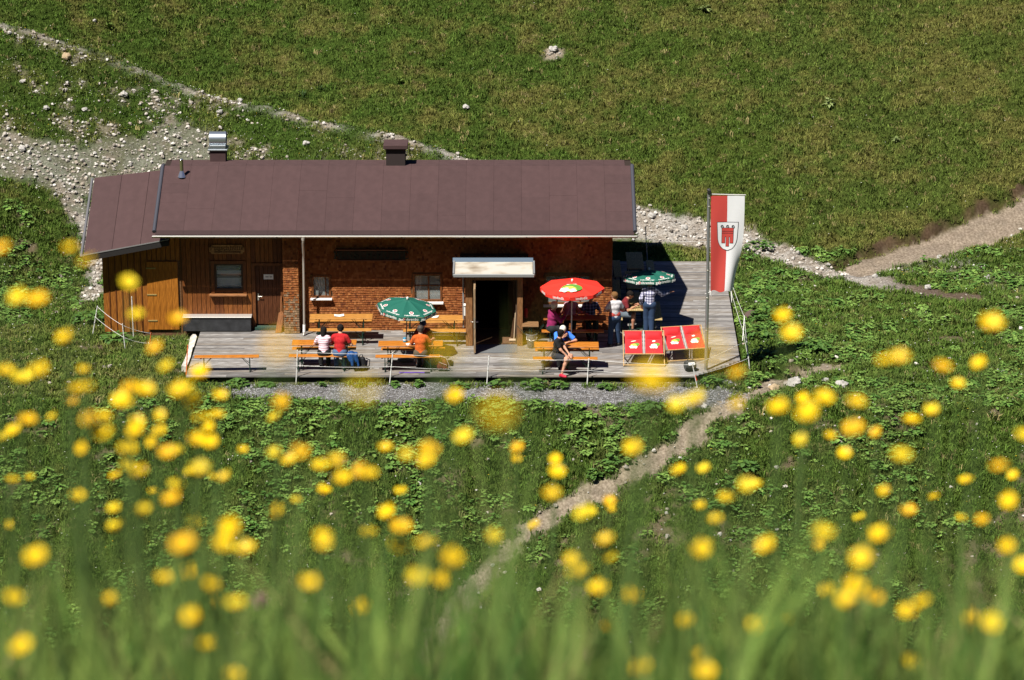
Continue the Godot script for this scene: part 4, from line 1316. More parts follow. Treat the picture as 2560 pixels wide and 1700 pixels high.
func build_hut_fittings() -> void:
	# signs, things leaning against the front, mats
	var sw := mat("sign_wood", Color(0.52, 0.28, 0.11), 0.7, 0, "grain", V(0.6, 5, 5))
	var ink := mat("burnt_lettering", Color(0.03, 0.017, 0.01), 0.8)
	var s := thing("name_board", "carved wooden name board above the toilet window", "sign", V(-8.785, 2.44, -0.08))
	var g := Geo.new()
	g.prism([Vector2(-0.48, -0.0), Vector2(0.48, 0.0), Vector2(0.49, 0.05), Vector2(0.54, 0.07), Vector2(0.54, 0.2), Vector2(0.48, 0.24), Vector2(0.46, 0.29), Vector2(-0.46, 0.29), Vector2(-0.48, 0.24), Vector2(-0.54, 0.2), Vector2(-0.54, 0.07), Vector2(-0.49, 0.05)], 0.04)
	part("board", g, sw, s)
	var t := part("lettering", text_mesh("Punschhütte", 0.125, 0.008, "Droid Serif", 400), ink, s)
	t.position = V(0, 0.19, 0.024)
	t = part("lettering", text_mesh("Selbstbedienung", 0.07, 0.008, "Droid Serif", 700), ink, s)
	t.position = V(0.02, 0.075, 0.024)
	s = thing("house_sign", "long dark carved sign high on the shingled wall", "sign", V(-4.34, 2.28, 0.05))
	g = Geo.new()
	g.cbox(V(0, 0.16, 0), V(2.08, 0.3, 0.04), 0.006)
	part("board", g, mat("sign_dark_wood", Color(0.05, 0.028, 0.02), 0.7, 0, "grain", V(0.6, 5, 5)), s)
	g = Geo.new()
	g.cbox(V(0, 0.335, 0.03), V(2.16, 0.04, 0.12), 0.006); g.cbox(V(0, -0.01, 0.01), V(2.12, 0.035, 0.07), 0.005)
	part("ledge", g, mat("ledge_wood", Color(0.13, 0.05, 0.026), 0.7), s)
	t = part("lettering", text_mesh("PUNSCH-HÜTTE", 0.24, 0.03, "Droid Serif", 700), mat("green_black_letters", Color(0.014, 0.018, 0.014), 0.6), s)
	t.position = V(0, 0.15, 0.032)
	t.scale = V(0.86, 0.95, 1)
	s = thing("door_notice", "small white notice on the brown toilet door", "notice", V(-7.53, 1.6, -0.138))
	g = Geo.new()
	g.box(V(0, 0.08, 0), V(0.3, 0.16, 0.004))
	part("sheet", g, mat("paper", Color(0.75, 0.75, 0.72), 0.9), s)
	g = Geo.new()
	g.box(V(-0.045, 0.08, 0.003), V(0.1, 0.022, 0.002)); g.box(V(0.07, 0.08, 0.003), V(0.07, 0.022, 0.002))
	part("print", g, mat("print_ink", Color(0.05, 0.05, 0.06), 0.9), s)
	s = thing("trough_box", "long dark grey box with pale rim under the toilet window", "box", V(-9.13, 0.0, 0.05))
	g = Geo.new()
	g.cbox(V(0, 0.24, 0), V(2.1, 0.44, 0.3), 0.01)
	part("panel", g, mat("slate_panel", Color(0.045, 0.047, 0.052), 0.6, 0, "soft", V(1, 1, 1)), s)
	g = Geo.new()
	g.cbox(V(0, 0.475, 0.01), V(2.14, 0.028, 0.34), 0.005)
	part("rim", g, mats.zinc, s)
	s = thing("paddle_board", "wooden paddle leaning between toilet door and shingled pier", "paddle", V(-7.2, 0.0, 0.3), 0.0)
	g = Geo.new()
	g.prism([Vector2(-0.13, 0.0), Vector2(0.06, 0.02), Vector2(0.13, 0.58), Vector2(0.08, 0.68), Vector2(-0.02, 0.62)], 0.03)
	part("blade", g, mat("paddle_wood", Color(0.36, 0.15, 0.06), 0.6, 0, "grain", V(5, 0.5, 5)), s)
	g = Geo.new()
	g.tube(P([V(0.05, 0.6, 0), V(0.06, 1.15, 0)]), 0.022, 8)
	part("grip", g, mats.paddle_wood, s)
	s.rotation.x = -0.3
	g = Geo.new()
	g.grid(func(u, v): return V(lerpf(-1.06, 0.16, u), 0.012 + 0.004 * sin(u * 17.0) * sin(v * 9.0), lerpf(2.32, 1.5, v)), 12, 8)
	g.box(V(-0.45, 0.004, 1.91), V(1.22, 0.008, 0.82))
	one("doormat", g, mat("grey_doormat", Color(0.16, 0.17, 0.18), 0.95, 0, "rough", V(6, 6, 6)), "grey doormat lying in front of the open entrance", "doormat")
	s = thing("broom", "pale broom leaning inside the entrance on the right", "broom", V(0.02, 0.06, 1.36))
	g = Geo.new()
	g.tube(P([V(0.04, 0.02, 0.0), V(0.09, 1.0, -0.04)]), 0.016, 8)
	part("stick", g, mat("broom_stick", Color(0.55, 0.42, 0.28), 0.6), s)
	g = Geo.new()
	g.cbox(V(0, 0.05, 0.0), V(0.22, 0.07, 0.06), 0.01)
	part("brush_head", g, mats.broom_stick, s)
	s = thing("mailbox", "small white sheet box on the porch's left side", "box", V(-1.44, 0.95, 1.5))
	g = Geo.new()
	g.cbox(V(0, 0.16, 0), V(0.05, 0.32, 0.16), 0.008)
	part("case", g, mat("white_paint", Color(0.7, 0.7, 0.68), 0.5), s)
	g = Geo.new()
	g.cbox(V(0, 0.33, 0), V(0.07, 0.03, 0.2), 0.005)
	part("lid", g, mats.white_paint, s)

# ---------------------------------------------------------------- the deck
func build_deck() -> void:
	rng.seed = 31
	var deck := thing("wooden_deck", "weathered grey plank deck in front and at the right of the hut", "deck", V(0, 0, 0))
	var greys := [mat("deck_plank_a", Color(0.3, 0.295, 0.295), 0.8, 0, "grain", V(0.3, 6, 2.3)), mat("deck_plank_b", Color(0.21, 0.207, 0.21), 0.8, 0, "grain", V(0.25, 6, 2.7)), mat("deck_plank_c", Color(0.385, 0.38, 0.38), 0.8, 0, "grain", V(0.35, 6, 2.1)), mat("deck_plank_d", Color(0.3, 0.275, 0.25), 0.8, 0, "grain", V(0.28, 6, 2.5))]
	var z := 4.53
	var row := 0
	while z > -7.6:
		var zc := z - 0.068
		var x0 := -9.66 if zc > 0.04 else 3.1
		if zc < 0.04 and zc > -0.13: x0 = 3.1
		var x1 := 7.0 - 0.012 * (zc - 3.0) * -1.0
		x1 = 6.87 + 0.018 * (3.0 - zc)
		if zc > 3.0: x1 = minf(x1, 6.87 - (zc - 3.0) * 1.0)
		var cuts := [x0]
		var x := x0 + 1.2 + (row * 1.7 - floorf(row * 1.7 / 4.0) * 4.0)
		while x < x1 - 0.6:
			cuts.append(x)
			x += 4.0
		cuts.append(x1)
		for i in cuts.size() - 1:
			var a: float = cuts[i] + 0.002
			var b: float = cuts[i + 1] - 0.002
			var g := Geo.new()
			var y := -0.02 + rng.randf_range(-0.0025, 0.0)
			g.cbox(V((a + b) * 0.5, y, zc), V(b - a, 0.04, 0.128), 0.004)
			part("plank", g, greys[rng.randi() % 4], deck)
		z -= 0.138
		row += 1
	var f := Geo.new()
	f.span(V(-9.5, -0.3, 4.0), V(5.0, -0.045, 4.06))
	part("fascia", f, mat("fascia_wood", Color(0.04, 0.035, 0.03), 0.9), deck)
	f = Geo.new()
	f.bar(V(5.02, -0.17, 4.02), V(6.5, -0.17, 2.62), 0.05, 0.25)
	part("fascia", f, mats.fascia_wood, deck)
	f = Geo.new()
	f.bar(V(6.52, -0.17, 2.62), V(6.75, -0.17, -7.3), 0.05, 0.25)
	part("fascia", f, mats.fascia_wood, deck)
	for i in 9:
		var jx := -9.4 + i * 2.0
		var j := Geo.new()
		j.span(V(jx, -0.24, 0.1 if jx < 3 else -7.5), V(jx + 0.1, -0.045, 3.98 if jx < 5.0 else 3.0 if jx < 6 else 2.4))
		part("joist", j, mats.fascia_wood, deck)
	var e := thing("white_board", "chipped white board lying along the left end of the deck", "board", V(-9.82, -0.28, 0.35))
	var g := Geo.new()
	g.prism([Vector2(-0.09, -3.1), Vector2(0.08, -3.12), Vector2(0.1, -2.2), Vector2(0.07, -1.3), Vector2(0.1, -1.2), Vector2(0.09, -0.2), Vector2(0.02, 0.05), Vector2(-0.06, 0.05), Vector2(-0.11, -0.2), Vector2(-0.08, -1.1), Vector2(-0.05, -1.3), Vector2(-0.06, -2.4)], 0.2, V(0, 0.14, 0), Basis(V(1, 0, 0), V(0, 0, -1), V(0, 1, 0)))
	part("plate", g, mat("chipped_white", Color(0.72, 0.68, 0.6), 0.8, 0, "soft", V(2, 2, 2)), e)

# ---------------------------------------------------------------- furniture
func trestle(g: Geo, x: float, h: float, d: float, side: float) -> void:   # a folding steel leg frame under a beer table or bench
	for s in [-1.0, 1.0]:
		g.bar(V(x, 0.0, s * d), V(x, h, s * d * 0.92), 0.032, 0.02)
	g.bar(V(x, h * 0.12, -d), V(x, h * 0.12, d), 0.024, 0.02, Vector3.RIGHT)
	g.bar(V(x, h * 0.86, -d * 0.92), V(x, h * 0.86, d * 0.92), 0.024, 0.02, Vector3.RIGHT)
	for s in [-1.0, 1.0]:
		g.bar(V(x, h * 0.45, s * d), V(x + side * h * 0.55, h - 0.005, s * d * 0.3), 0.012, 0.012)

func beer_set(called: String, label: String, category: String, length: float, depth: float, h: float, at: Vector3, turn: float, group: String, m: Material) -> Node3D:
	var o := thing(called, label, category, at, turn, group)
	var g := Geo.new()
	g.cbox(V(0, h - 0.014, 0), V(length, 0.028, depth), 0.006)
	part("table_top" if called == "beer_table" else "seat", g, m, o)
	for s in [-1.0, 1.0]:
		g = Geo.new()
		trestle(g, s * (length * 0.5 - 0.28), h - 0.028, depth * 0.4, -s)
		part("leg_frame", g, mat("green_steel", Color(0.018, 0.05, 0.038), 0.45, 0.2), o)
		g = Geo.new()
		g.cbox(V(s * (length * 0.5 - 0.2), h - 0.045, 0), V(0.05, 0.032, depth * 0.8), 0.005)
		part("batten", g, m, o)
	return o

func build_furniture() -> void:
	var om := mat("orange_varnish", Color(0.68, 0.25, 0.032), 0.42, 0, "grain", V(0.5, 5, 6))
	om.metallic_specular = 0.5
	var om2 := mat("pale_orange_varnish", Color(0.64, 0.31, 0.075), 0.45, 0, "grain", V(0.5, 5, 6))
	var tan := mat("worn_table_wood", Color(0.58, 0.44, 0.21), 0.6, 0, "grain", V(5, 5, 0.5))
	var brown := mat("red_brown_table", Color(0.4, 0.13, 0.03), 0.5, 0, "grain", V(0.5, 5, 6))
	var tg := "folding beer tables on the deck"
	var bg := "folding beer benches on the deck"
	# tables: centre x, z, turn, wood, label
	for d in [
		[-5.23, 1.03, 0.012, om2, "orange beer table against the shingled wall, left of the green umbrella"],
		[-2.44, 1.16, -0.01, om2, "orange beer table against the shingled wall, directly left of the entrance"],
		[-5.6, 3.63, 0.01, om, "orange beer table where the striped and red shirted pair sit"],
		[-3.02, 3.73, 0.012, om, "orange beer table under the green umbrella, before the orange shirted person"],
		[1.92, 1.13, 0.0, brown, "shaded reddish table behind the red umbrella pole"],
		[1.62, 3.84, -0.008, om, "orange beer table between the blue shirted and black shirted persons"],
	]:
		beer_set("beer_table", d[4], "table", 1.92, 0.5, 0.77, V(d[0], 0, d[1]), d[2], tg, d[3])
	for d in [
		[4.0, -5.1, "shaded tan table standing lengthwise far back on the side deck"],
		[3.9, -2.9, "shaded tan table standing lengthwise behind the tilted green umbrella"],
		[3.86, -0.55, "tan table with sunlit end beside the standing plaid shirted man"],
	]:
		beer_set("beer_table", d[2], "table", 1.92, 0.54, 0.77, V(d[0], 0, d[1]), PI / 2, tg, tan)
	for d in [
		[-5.28, 0.55, 0.01, om2, "orange bench tight against the wall behind the left wall table"],
		[-5.25, 1.46, 0.01, om2, "orange bench in front of the left wall table, above the seated couple's heads"],
		[-2.48, 0.62, -0.01, om2, "orange bench tight against the wall behind the table beside the entrance"],
		[-2.36, 1.54, -0.012, om2, "orange bench in front of the table beside the entrance"],
		[-5.63, 3.28, 0.01, om, "orange bench on the far side of the seated couple's table"],
		[-5.68, 4.0, 0.012, om, "orange bench the striped and red shirted pair sit on"],
		[-2.96, 3.34, 0.0, om, "orange bench the capped person sits on under the green umbrella"],
		[-3.1, 4.05, 0.018, om, "orange bench the orange shirted person sits on"],
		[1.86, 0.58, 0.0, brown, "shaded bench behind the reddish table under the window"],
		[1.84, 1.58, 0.0, om, "bench with sunlit left end where the magenta sweater person sits"],
		[1.65, 3.42, 0.0, om, "orange bench the blue shirted person sits on"],
		[1.58, 4.26, -0.006, om, "orange bench the black shirted person sits on"],
		[-8.48, 4.08, 0.03, om, "lone orange bench at the empty left end of the deck"],
	]:
		beer_set("beer_bench", d[4], "bench", 1.92, 0.25, 0.48, V(d[0], 0, d[1]), d[2], bg, d[3])
	for d in [
		[3.43, -5.15, "shaded tan bench left of the rearmost side table"],
		[4.52, -5.15, "shaded tan bench right of the rearmost side table"],
		[3.33, -2.9, "shaded tan bench between hut gable and middle side table"],
		[3.3, -0.5, "shaded bench the red patterned shirt person sits on"],
		[4.52, -0.5, "tan bench right of the standing plaid shirted man"],
	]:
		beer_set("beer_bench", d[2], "bench", 1.92, 0.24, 0.48, V(d[0], 0, d[1]), PI / 2, bg, tan)
	beer_set("side_table", "small wooden table right of the entrance, above the grey bin", "table", 0.5, 0.5, 0.72, V(0.56, 0, 1.65), 0.0, "", mat("small_table_wood", Color(0.33, 0.19, 0.09), 0.6, 0, "grain", V(0.5, 5, 5)))
	# small things on and under the tables
	var paper := mat("paper", Color(0.75, 0.75, 0.72), 0.9)
	for d in [[-5.3, 0.772, 1.0, 0.12, "open white menu lying on the left wall table"], [-2.4, 0.772, 1.12, -0.2, "open white menu lying on the table beside the entrance"]]:
		var o := thing("menu_card", d[4], "menu", V(d[0], d[1], d[2]), d[3], "menus on the wall tables")
		for s in [-1.0, 1.0]:
			var g := Geo.new()
			g.box(V(s * 0.075, 0.016, 0), V(0.15, 0.004, 0.2), Basis(V(0, 0, 1), s * 0.16))
			part("page", g, paper, o)
		var g2 := Geo.new()
		g2.box(V(-0.07, 0.02, 0.02), V(0.09, 0.002, 0.05), Basis(V(0, 0, 1), -0.16))
		part("print", g2, mat("pale_blue_print", Color(0.4, 0.45, 0.62), 0.9), o)
	var g := Geo.new()
	g.box(V(0, 0.003, 0), V(0.26, 0.003, 0.19))
	var pp := one("paper_sheet", g, paper, "white sheet of paper left of the orange shirted person", "paper")
	pp.position = V(-3.02, 0.772, 3.83); pp.rotation.y = 0.25
	g = Geo.new()
	g.box(V(0, 0.004, 0), V(0.12, 0.004, 0.12))
	pp = one("paper_sheet", g, paper, "small square white note right of the black shirted person", "paper")
	pp.position = V(1.53, 0.772, 3.86)
	var o := thing("drink_can", "blue and white can lying by the umbrella pole on the orange table", "can", V(-3.2, 0.772, 3.6), 0.5)
	g = Geo.new()
	g.lathe([[0.0, 0.0], [0.05, 0.0], [0.055, 0.012], [0.055, 0.12], [0.04, 0.135], [0.0, 0.135]], 14)
	part("can_body", g, mat("can_blue", Color(0.06, 0.3, 0.5), 0.3, 0.3), o)
	g = Geo.new()
	g.lathe([[0.056, 0.05], [0.057, 0.055], [0.057, 0.085], [0.056, 0.09]], 14)
	part("band", g, mat("can_white", Color(0.7, 0.75, 0.8), 0.4), o)
	o = thing("dark_glass", "small dark drinking glass on the table before the blue shirted person", "glass", V(1.72, 0.772, 3.72))
	g = Geo.new()
	g.lathe([[0.0, 0.004], [0.032, 0.004], [0.038, 0.02], [0.045, 0.1], [0.042, 0.1], [0.034, 0.02]], 14)
	part("tumbler", g, mat("dark_drink", Color(0.03, 0.012, 0.008), 0.2), o)
	o = thing("waste_bin", "grey bin under the small table right of the entrance", "bin", V(0.6, 0, 1.75))
	g = Geo.new()
	g.lathe([[0.0, 0.01], [0.13, 0.01], [0.17, 0.42], [0.18, 0.43], [0.18, 0.45], [0.16, 0.45], [0.12, 0.05]], 18)
	part("tub", g, mat("grey_plastic", Color(0.13, 0.15, 0.18), 0.5), o)
	g = Geo.new()
	g.tube(P([V(-0.17, 0.42, 0), V(-0.15, 0.3, 0.15), V(0.0, 0.26, 0.2), V(0.15, 0.3, 0.15), V(0.17, 0.42, 0)]), 0.007, 6)
	part("handle", g, mats.brushed_steel, o)
	o = thing("fire_extinguisher", "small red bottle hanging by the wall right of the porch", "bottle", V(0.43, 0.75, 1.1))
	g = Geo.new()
	g.lathe([[0.0, 0.0], [0.05, 0.0], [0.055, 0.02], [0.055, 0.24], [0.03, 0.3], [0.018, 0.31]], 14)
	part("bottle", g, mat("extinguisher_red", Color(0.35, 0.02, 0.02), 0.35), o)
	g = Geo.new()
	g.cbox(V(0, 0.33, 0), V(0.035, 0.05, 0.09), 0.006)
	part("valve", g, mat("black_plastic", Color(0.02, 0.02, 0.022), 0.5), o)
	# bags
	o = thing("blue_jacket", "crumpled blue jacket hanging over the right end of the couple's bench", "jacket", V(-4.76, 0.0, 4.02))
	g = Geo.new()
	blob(g, [[V(-0.12, 0.52, -0.04), V(0.12, 0.52, 0.0), 0.06, 0.07], [V(0.0, 0.54, 0.1), V(0.02, 0.22, 0.15), 0.09, 0.04], [V(0.1, 0.5, 0.1), V(0.14, 0.34, 0.13), 0.07, 0.04], [V(-0.1, 0.5, 0.1), V(-0.06, 0.36, 0.14), 0.06, 0.03], [V(0.0, 0.56, -0.02), V(-0.05, 0.6, 0.05), 0.06, 0.04]], 0.016, 0.03, 0.0)
	part("body_cloth", g, mat("blue_nylon", Color(0.015, 0.08, 0.27), 0.6, 0, "soft", V(8, 8, 8)), o)
	g = Geo.new()
	blob(g, [[V(0.14, 0.48, 0.1), V(0.2, 0.2, 0.14), 0.045, 0.03]], 0.014, 0.03, 0.0)
	part("sleeve", g, mats.blue_nylon, o)
	o = thing("black_backpack", "black backpack standing on the deck right of the red shirted person", "backpack", V(-4.5, 0.0, 3.95), 0.4)
	g = Geo.new()
	blob(g, [[V(-0.1, 0.1, 0), V(-0.08, 0.34, -0.02), 0.11, 0.09], [V(0.08, 0.1, 0.02), V(0.06, 0.33, 0), 0.11, 0.08]], 0.018, 0.05, 0.0)
	part("sack", g, mat("black_nylon", Color(0.012, 0.012, 0.014), 0.6), o)
	g = Geo.new()
	blob(g, [[V(-0.05, 0.12, 0.11), V(0.06, 0.12, 0.12), 0.06, 0.06]], 0.016, 0.03, 0.0)
	part("pocket", g, mats.black_nylon, o)
	g = Geo.new()
	g.tube(P([V(-0.05, 0.42, 0), V(-0.02, 0.5, 0.02), V(0.04, 0.49, 0.02), V(0.06, 0.4, 0)]), 0.012, 6)
	g.tube(P([V(0.15, 0.36, 0.02), V(0.26, 0.3, 0.06), V(0.24, 0.12, 0.06), V(0.14, 0.06, 0.03)]), 0.016, 6)
	part("strap", g, mats.black_nylon, o)
	o = thing("red_bag", "dark red netted bag leaning at the right end of the orange shirted person's bench", "bag", V(-2.06, 0.0, 4.0))
	g = Geo.new()
	blob(g, [[V(-0.08, 0.12, 0), V(-0.05, 0.4, -0.02), 0.1, 0.08], [V(0.08, 0.1, 0.02), V(0.05, 0.3, 0), 0.09, 0.07]], 0.018, 0.05, 0.0)
	part("sack", g, mat("red_net", Color(0.2, 0.03, 0.035), 0.7, 0, "soft", V(12, 12, 12)), o)
	g = Geo.new()
	g.tube(P([V(-0.1, 0.48, 0.05), V(0.1, 0.42, 0.09), V(0.19, 0.2, 0.1), V(0.16, 0.05, 0.08)]), 0.012, 6)
	g.tube(P([V(-0.12, 0.3, 0.09), V(0.0, 0.25, 0.11), V(0.12, 0.2, 0.11)]), 0.009, 6)
	part("strap", g, mat("pale_strap", Color(0.5, 0.4, 0.4), 0.7), o)
	for d in [[4.22, 0.0, 0], [4.27, 0.02, 1]]:
		o = thing("walking_pole", ["violet walking pole lying under the orange shirted person's bench", "violet and black walking pole lying just in front of the other pole"][d[2]], "walking pole", V(-2.9, 0.018, d[0]), d[1], "walking poles")
		g = Geo.new()
		g.tube(P([V(-0.45, 0, 0), V(0.3, 0, 0)]), 0.009, 8)
		part("shaft", g, mat("violet_metal", Color(0.13, 0.06, 0.4), 0.4), o)
		g = Geo.new()
		g.tube(P([V(0.3, 0, 0), V(0.34, 0.002, 0), V(0.46, 0.002, 0)]), [0.012, 0.016, 0.014], 8)
		part("grip", g, mats.black_plastic, o)

# ---------------------------------------------------------------- umbrellas
func umbrella(label: String, at: Vector3, radius: float, top: float, drop: float, tilt: Vector3, cloth: Array, pole_r: float, lean: Vector3, spin: float) -> Node3D:
	var o := thing("beer_garden_umbrella", label, "umbrella", at, 0.0, "umbrellas on the deck")
	var pm := mat("umbrella_pole", Color(0.62, 0.6, 0.58), 0.4, 0.3) if cloth[2] else mat("umbrella_pole_grey", Color(0.16, 0.17, 0.17), 0.4, 0.4)
	var g := Geo.new()
	g.tube(P([V(0, 0.03, 0), V(lean.x * 0.5, top * 0.5, lean.z * 0.5), V(lean.x, top, lean.z)]), pole_r, 10)
	part("pole", g, pm, o)
	g = Geo.new()
	g.lathe([[0.24, 0.0], [0.25, 0.02], [0.24, 0.05], [0.06, 0.08], [0.035, 0.12], [0.035, 0.22]], 20)
	part("foot", g, mat("umbrella_foot", Color(0.08, 0.085, 0.09), 0.6), o)
	var head := group_node("canopy", o)
	head.position = V(lean.x, top, lean.z)
	head.rotation = tilt
	g = Geo.new()
	g.lathe([[0.02, -0.02], [0.03, 0.02], [0.035, 0.05], [0.02, 0.075], [0.0, 0.08]], 10)
	part("finial", g, mat("white_plastic", Color(0.75, 0.75, 0.72), 0.5), head)
	var n := 8
	for i in n:
		var a0 := TAU * i / n + spin
		var a1 := TAU * (i + 1) / n + spin
		g = Geo.new()
		var top_f := func(u, w):   # u along the rim, w outwards
			var a := lerpf(a0, a1, u)
			var chord := cos(PI / n) / cos(absf(u - 0.5) * TAU / n)
			var sag := 0.02 * sin(PI * w) * (1.0 - pow(2.0 * u - 1.0, 2.0))
			return V(cos(a) * radius * w * chord, -drop * (w * 0.72 + 0.28 * w * w) - sag, sin(a) * radius * w * chord)
		g.grid(func(u, w): return top_f.call(1.0 - u, w), 5, 6)
		part("panel", g, cloth[0], head)
		g = Geo.new()
		var val := func(u, w):
			var p: Vector3 = top_f.call(1.0 - u, 1.0)
			var flare := 1.0 + 0.012 * sin(u * PI * 3.0)
			return V(p.x * flare, p.y - 0.125 * w * (0.55 + 0.45 * pow(sin(PI * clampf(u, 0.02, 0.98)), 0.35)), p.z * flare)
		g.grid(val, 8, 2)
		part("valance", g, cloth[0], head)
		g = Geo.new()
		g.tube(P([V(0, -0.1, 0), V(cos(a0) * radius, -drop - 0.015, sin(a0) * radius)]), 0.007, 5)
		part("rib", g, pm, head)
		# print on the panel and the valance
		var am := (a0 + a1) * 0.5
		var out := V(cos(am), 0, sin(am))
		var right := V(sin(am), 0, -cos(am))
		var mid: Vector3 = top_f.call(0.5, 1.0)
		var nv := Basis(right, Vector3.UP, out)
		var t := part("print", text_mesh(cloth[1], 0.075, 0.003, "Droid Sans", 800), mats.white_plastic, head)
		t.transform = Transform3D(nv, V(mid.x, mid.y - 0.065, mid.z) + out * 0.006 + right * (0.06 if not cloth[2] else 0.0))
		if not cloth[2]:
			emblem(head, Transform3D(nv, V(mid.x, mid.y - 0.062, mid.z) + out * 0.006 - right * 0.25), 0.05)
			var e: Vector3 = top_f.call(0.5, 0.78)
			var slope := Vector3(0, 1.0, 0) + out * 0.34
			var up2: Vector3 = (-out + Vector3.UP * -0.0 + Vector3.UP * 0.34).normalized()
			var nb := Basis(right, up2, right.cross(up2))
			emblem(head, Transform3D(nb, e + nb.z * 0.012), 0.07)
			var t2 := part("print", text_mesh(cloth[1], 0.05, 0.003, "Droid Sans", 800), mats.white_plastic, head)
			t2.transform = Transform3D(nb, e + nb.z * 0.012 - up2 * 0.11)
	return o

func emblem(to: Node3D, t: Transform3D, r: float) -> void:   # red shield in a white ring
	var g := Geo.new()
	g.lathe([[0.0, 0.002], [r, 0.002], [r, -0.001]], 18, Vector3.ZERO, Basis(V(1, 0, 0), V(0, 0, 1), V(0, -1, 0)))
	var a := part("emblem", g, mats.white_plastic, to)
	a.transform = t
	g = Geo.new()
	g.prism([Vector2(-0.62, 0.66) * r, Vector2(-0.6, -0.2) * r, Vector2(0.0, -0.8) * r, Vector2(0.6, -0.2) * r, Vector2(0.62, 0.66) * r], 0.002, V(0, 0, 0.004))
	a = part("emblem", g, mat("emblem_red", Color(0.5, 0.02, 0.03), 0.6), to)
	a.transform = t
	g = Geo.new()
	g.prism([Vector2(-0.2, 0.4) * r, Vector2(-0.1, -0.3) * r, Vector2(0.1, -0.4) * r, Vector2(0.02, 0.1) * r, Vector2(0.28, 0.3) * r], 0.002, V(0, 0, 0.006))
	a = part("emblem", g, mats.white_plastic, to)
	a.transform = t

func round_patch(g: Geo, f: Callable, cx: float, cy: float, rx: float, ry: float, turn := 0.0, bumps := 0, lift := 0.004) -> void:   # a rounded patch laid on a surface f(x, y) -> [point, normal]
	var n := 20
	var c = f.call(cx, cy)
	var ring := []
	for i in n:
		var a := TAU * i / n
		var k := 1.0 + (0.16 * sin(a * bumps) if bumps else 0.0)
		var q := Vector2(cos(a) * rx * k, sin(a) * ry * k).rotated(turn)
		var p = f.call(cx + q.x, cy + q.y)
		ring.append(p[0] + p[1] * lift)
	var m: Vector3 = c[0] + c[1] * lift
	for i in n:
		g.tri(m, ring[i], ring[(i + 1) % n])

func build_umbrellas() -> void:
	var green := mat("green_umbrella_cloth", Color(0.012, 0.105, 0.075), 0.7)
	green.backlight_enabled = true
	green.backlight = Color(0.02, 0.12, 0.08)
	var red := mat("red_umbrella_cloth", Color(0.72, 0.035, 0.022), 0.7)
	red.backlight_enabled = true
	red.backlight = Color(0.3, 0.02, 0.01)
	umbrella("green umbrella with white lettering over the orange shirted person's table", V(-3.2, 0, 3.02), 0.9, 1.92, 0.26, V(0.06, 0, -0.09), [green, "Fohrenburger", false], 0.016, V(0.07, 0, 0.0), 0.15)
	var r := umbrella("bright red umbrella with white lettering over the tables right of the entrance", V(1.8, 0, 1.85), 0.98, 2.13, 0.2, V(0.02, 0, 0.01), [red, "Almdudler", true], 0.02, V(0.02, 0, 0), 0.1)
	umbrella("tilted green umbrella half in the hut's shadow on the side deck", V(4.1, 0, -0.15), 0.82, 1.9, 0.2, V(-0.1, 0.0, 0.02), [green, "Fohrenburger", false], 0.016, V(0.14, 0, 0.0), 0.5)
	# plain round print on the red canopy's front panel
	var head: Node3D = r.get_node("canopy")
	var f := func(x, y):
		var d := Vector2(x, y).length()
		var w := clampf(d / 0.98, 0, 1)
		return [V(x, -0.2 * (w * 0.72 + 0.28 * w * w) - 0.0, y), Vector3.UP]
	var g := Geo.new()
	round_patch(g, f, -0.02, 0.42, 0.32, 0.22, 0.0, 0, 0.012)
	part("print_green", g, mat("print_green", Color(0.1, 0.26, 0.04), 0.7), head)
	g = Geo.new()
	round_patch(g, f, -0.1, 0.5, 0.22, 0.16, 0.2, 0, 0.017)
	part("print_yellow", g, mat("print_yellow", Color(0.66, 0.6, 0.08), 0.7), head)
	g = Geo.new()
	round_patch(g, f, -0.24, 0.55, 0.15, 0.13, 0.0, 5, 0.022)
	round_patch(g, f, 0.0, 0.6, 0.12, 0.1, 0.0, 4, 0.022)
	g.box(V(-0.02, -0.03, 0.2), V(0.3, 0.003, 0.05), Basis(Vector3.UP, 0.1))
	part("print_cream", g, mat("print_cream", Color(0.74, 0.7, 0.62), 0.7), head)

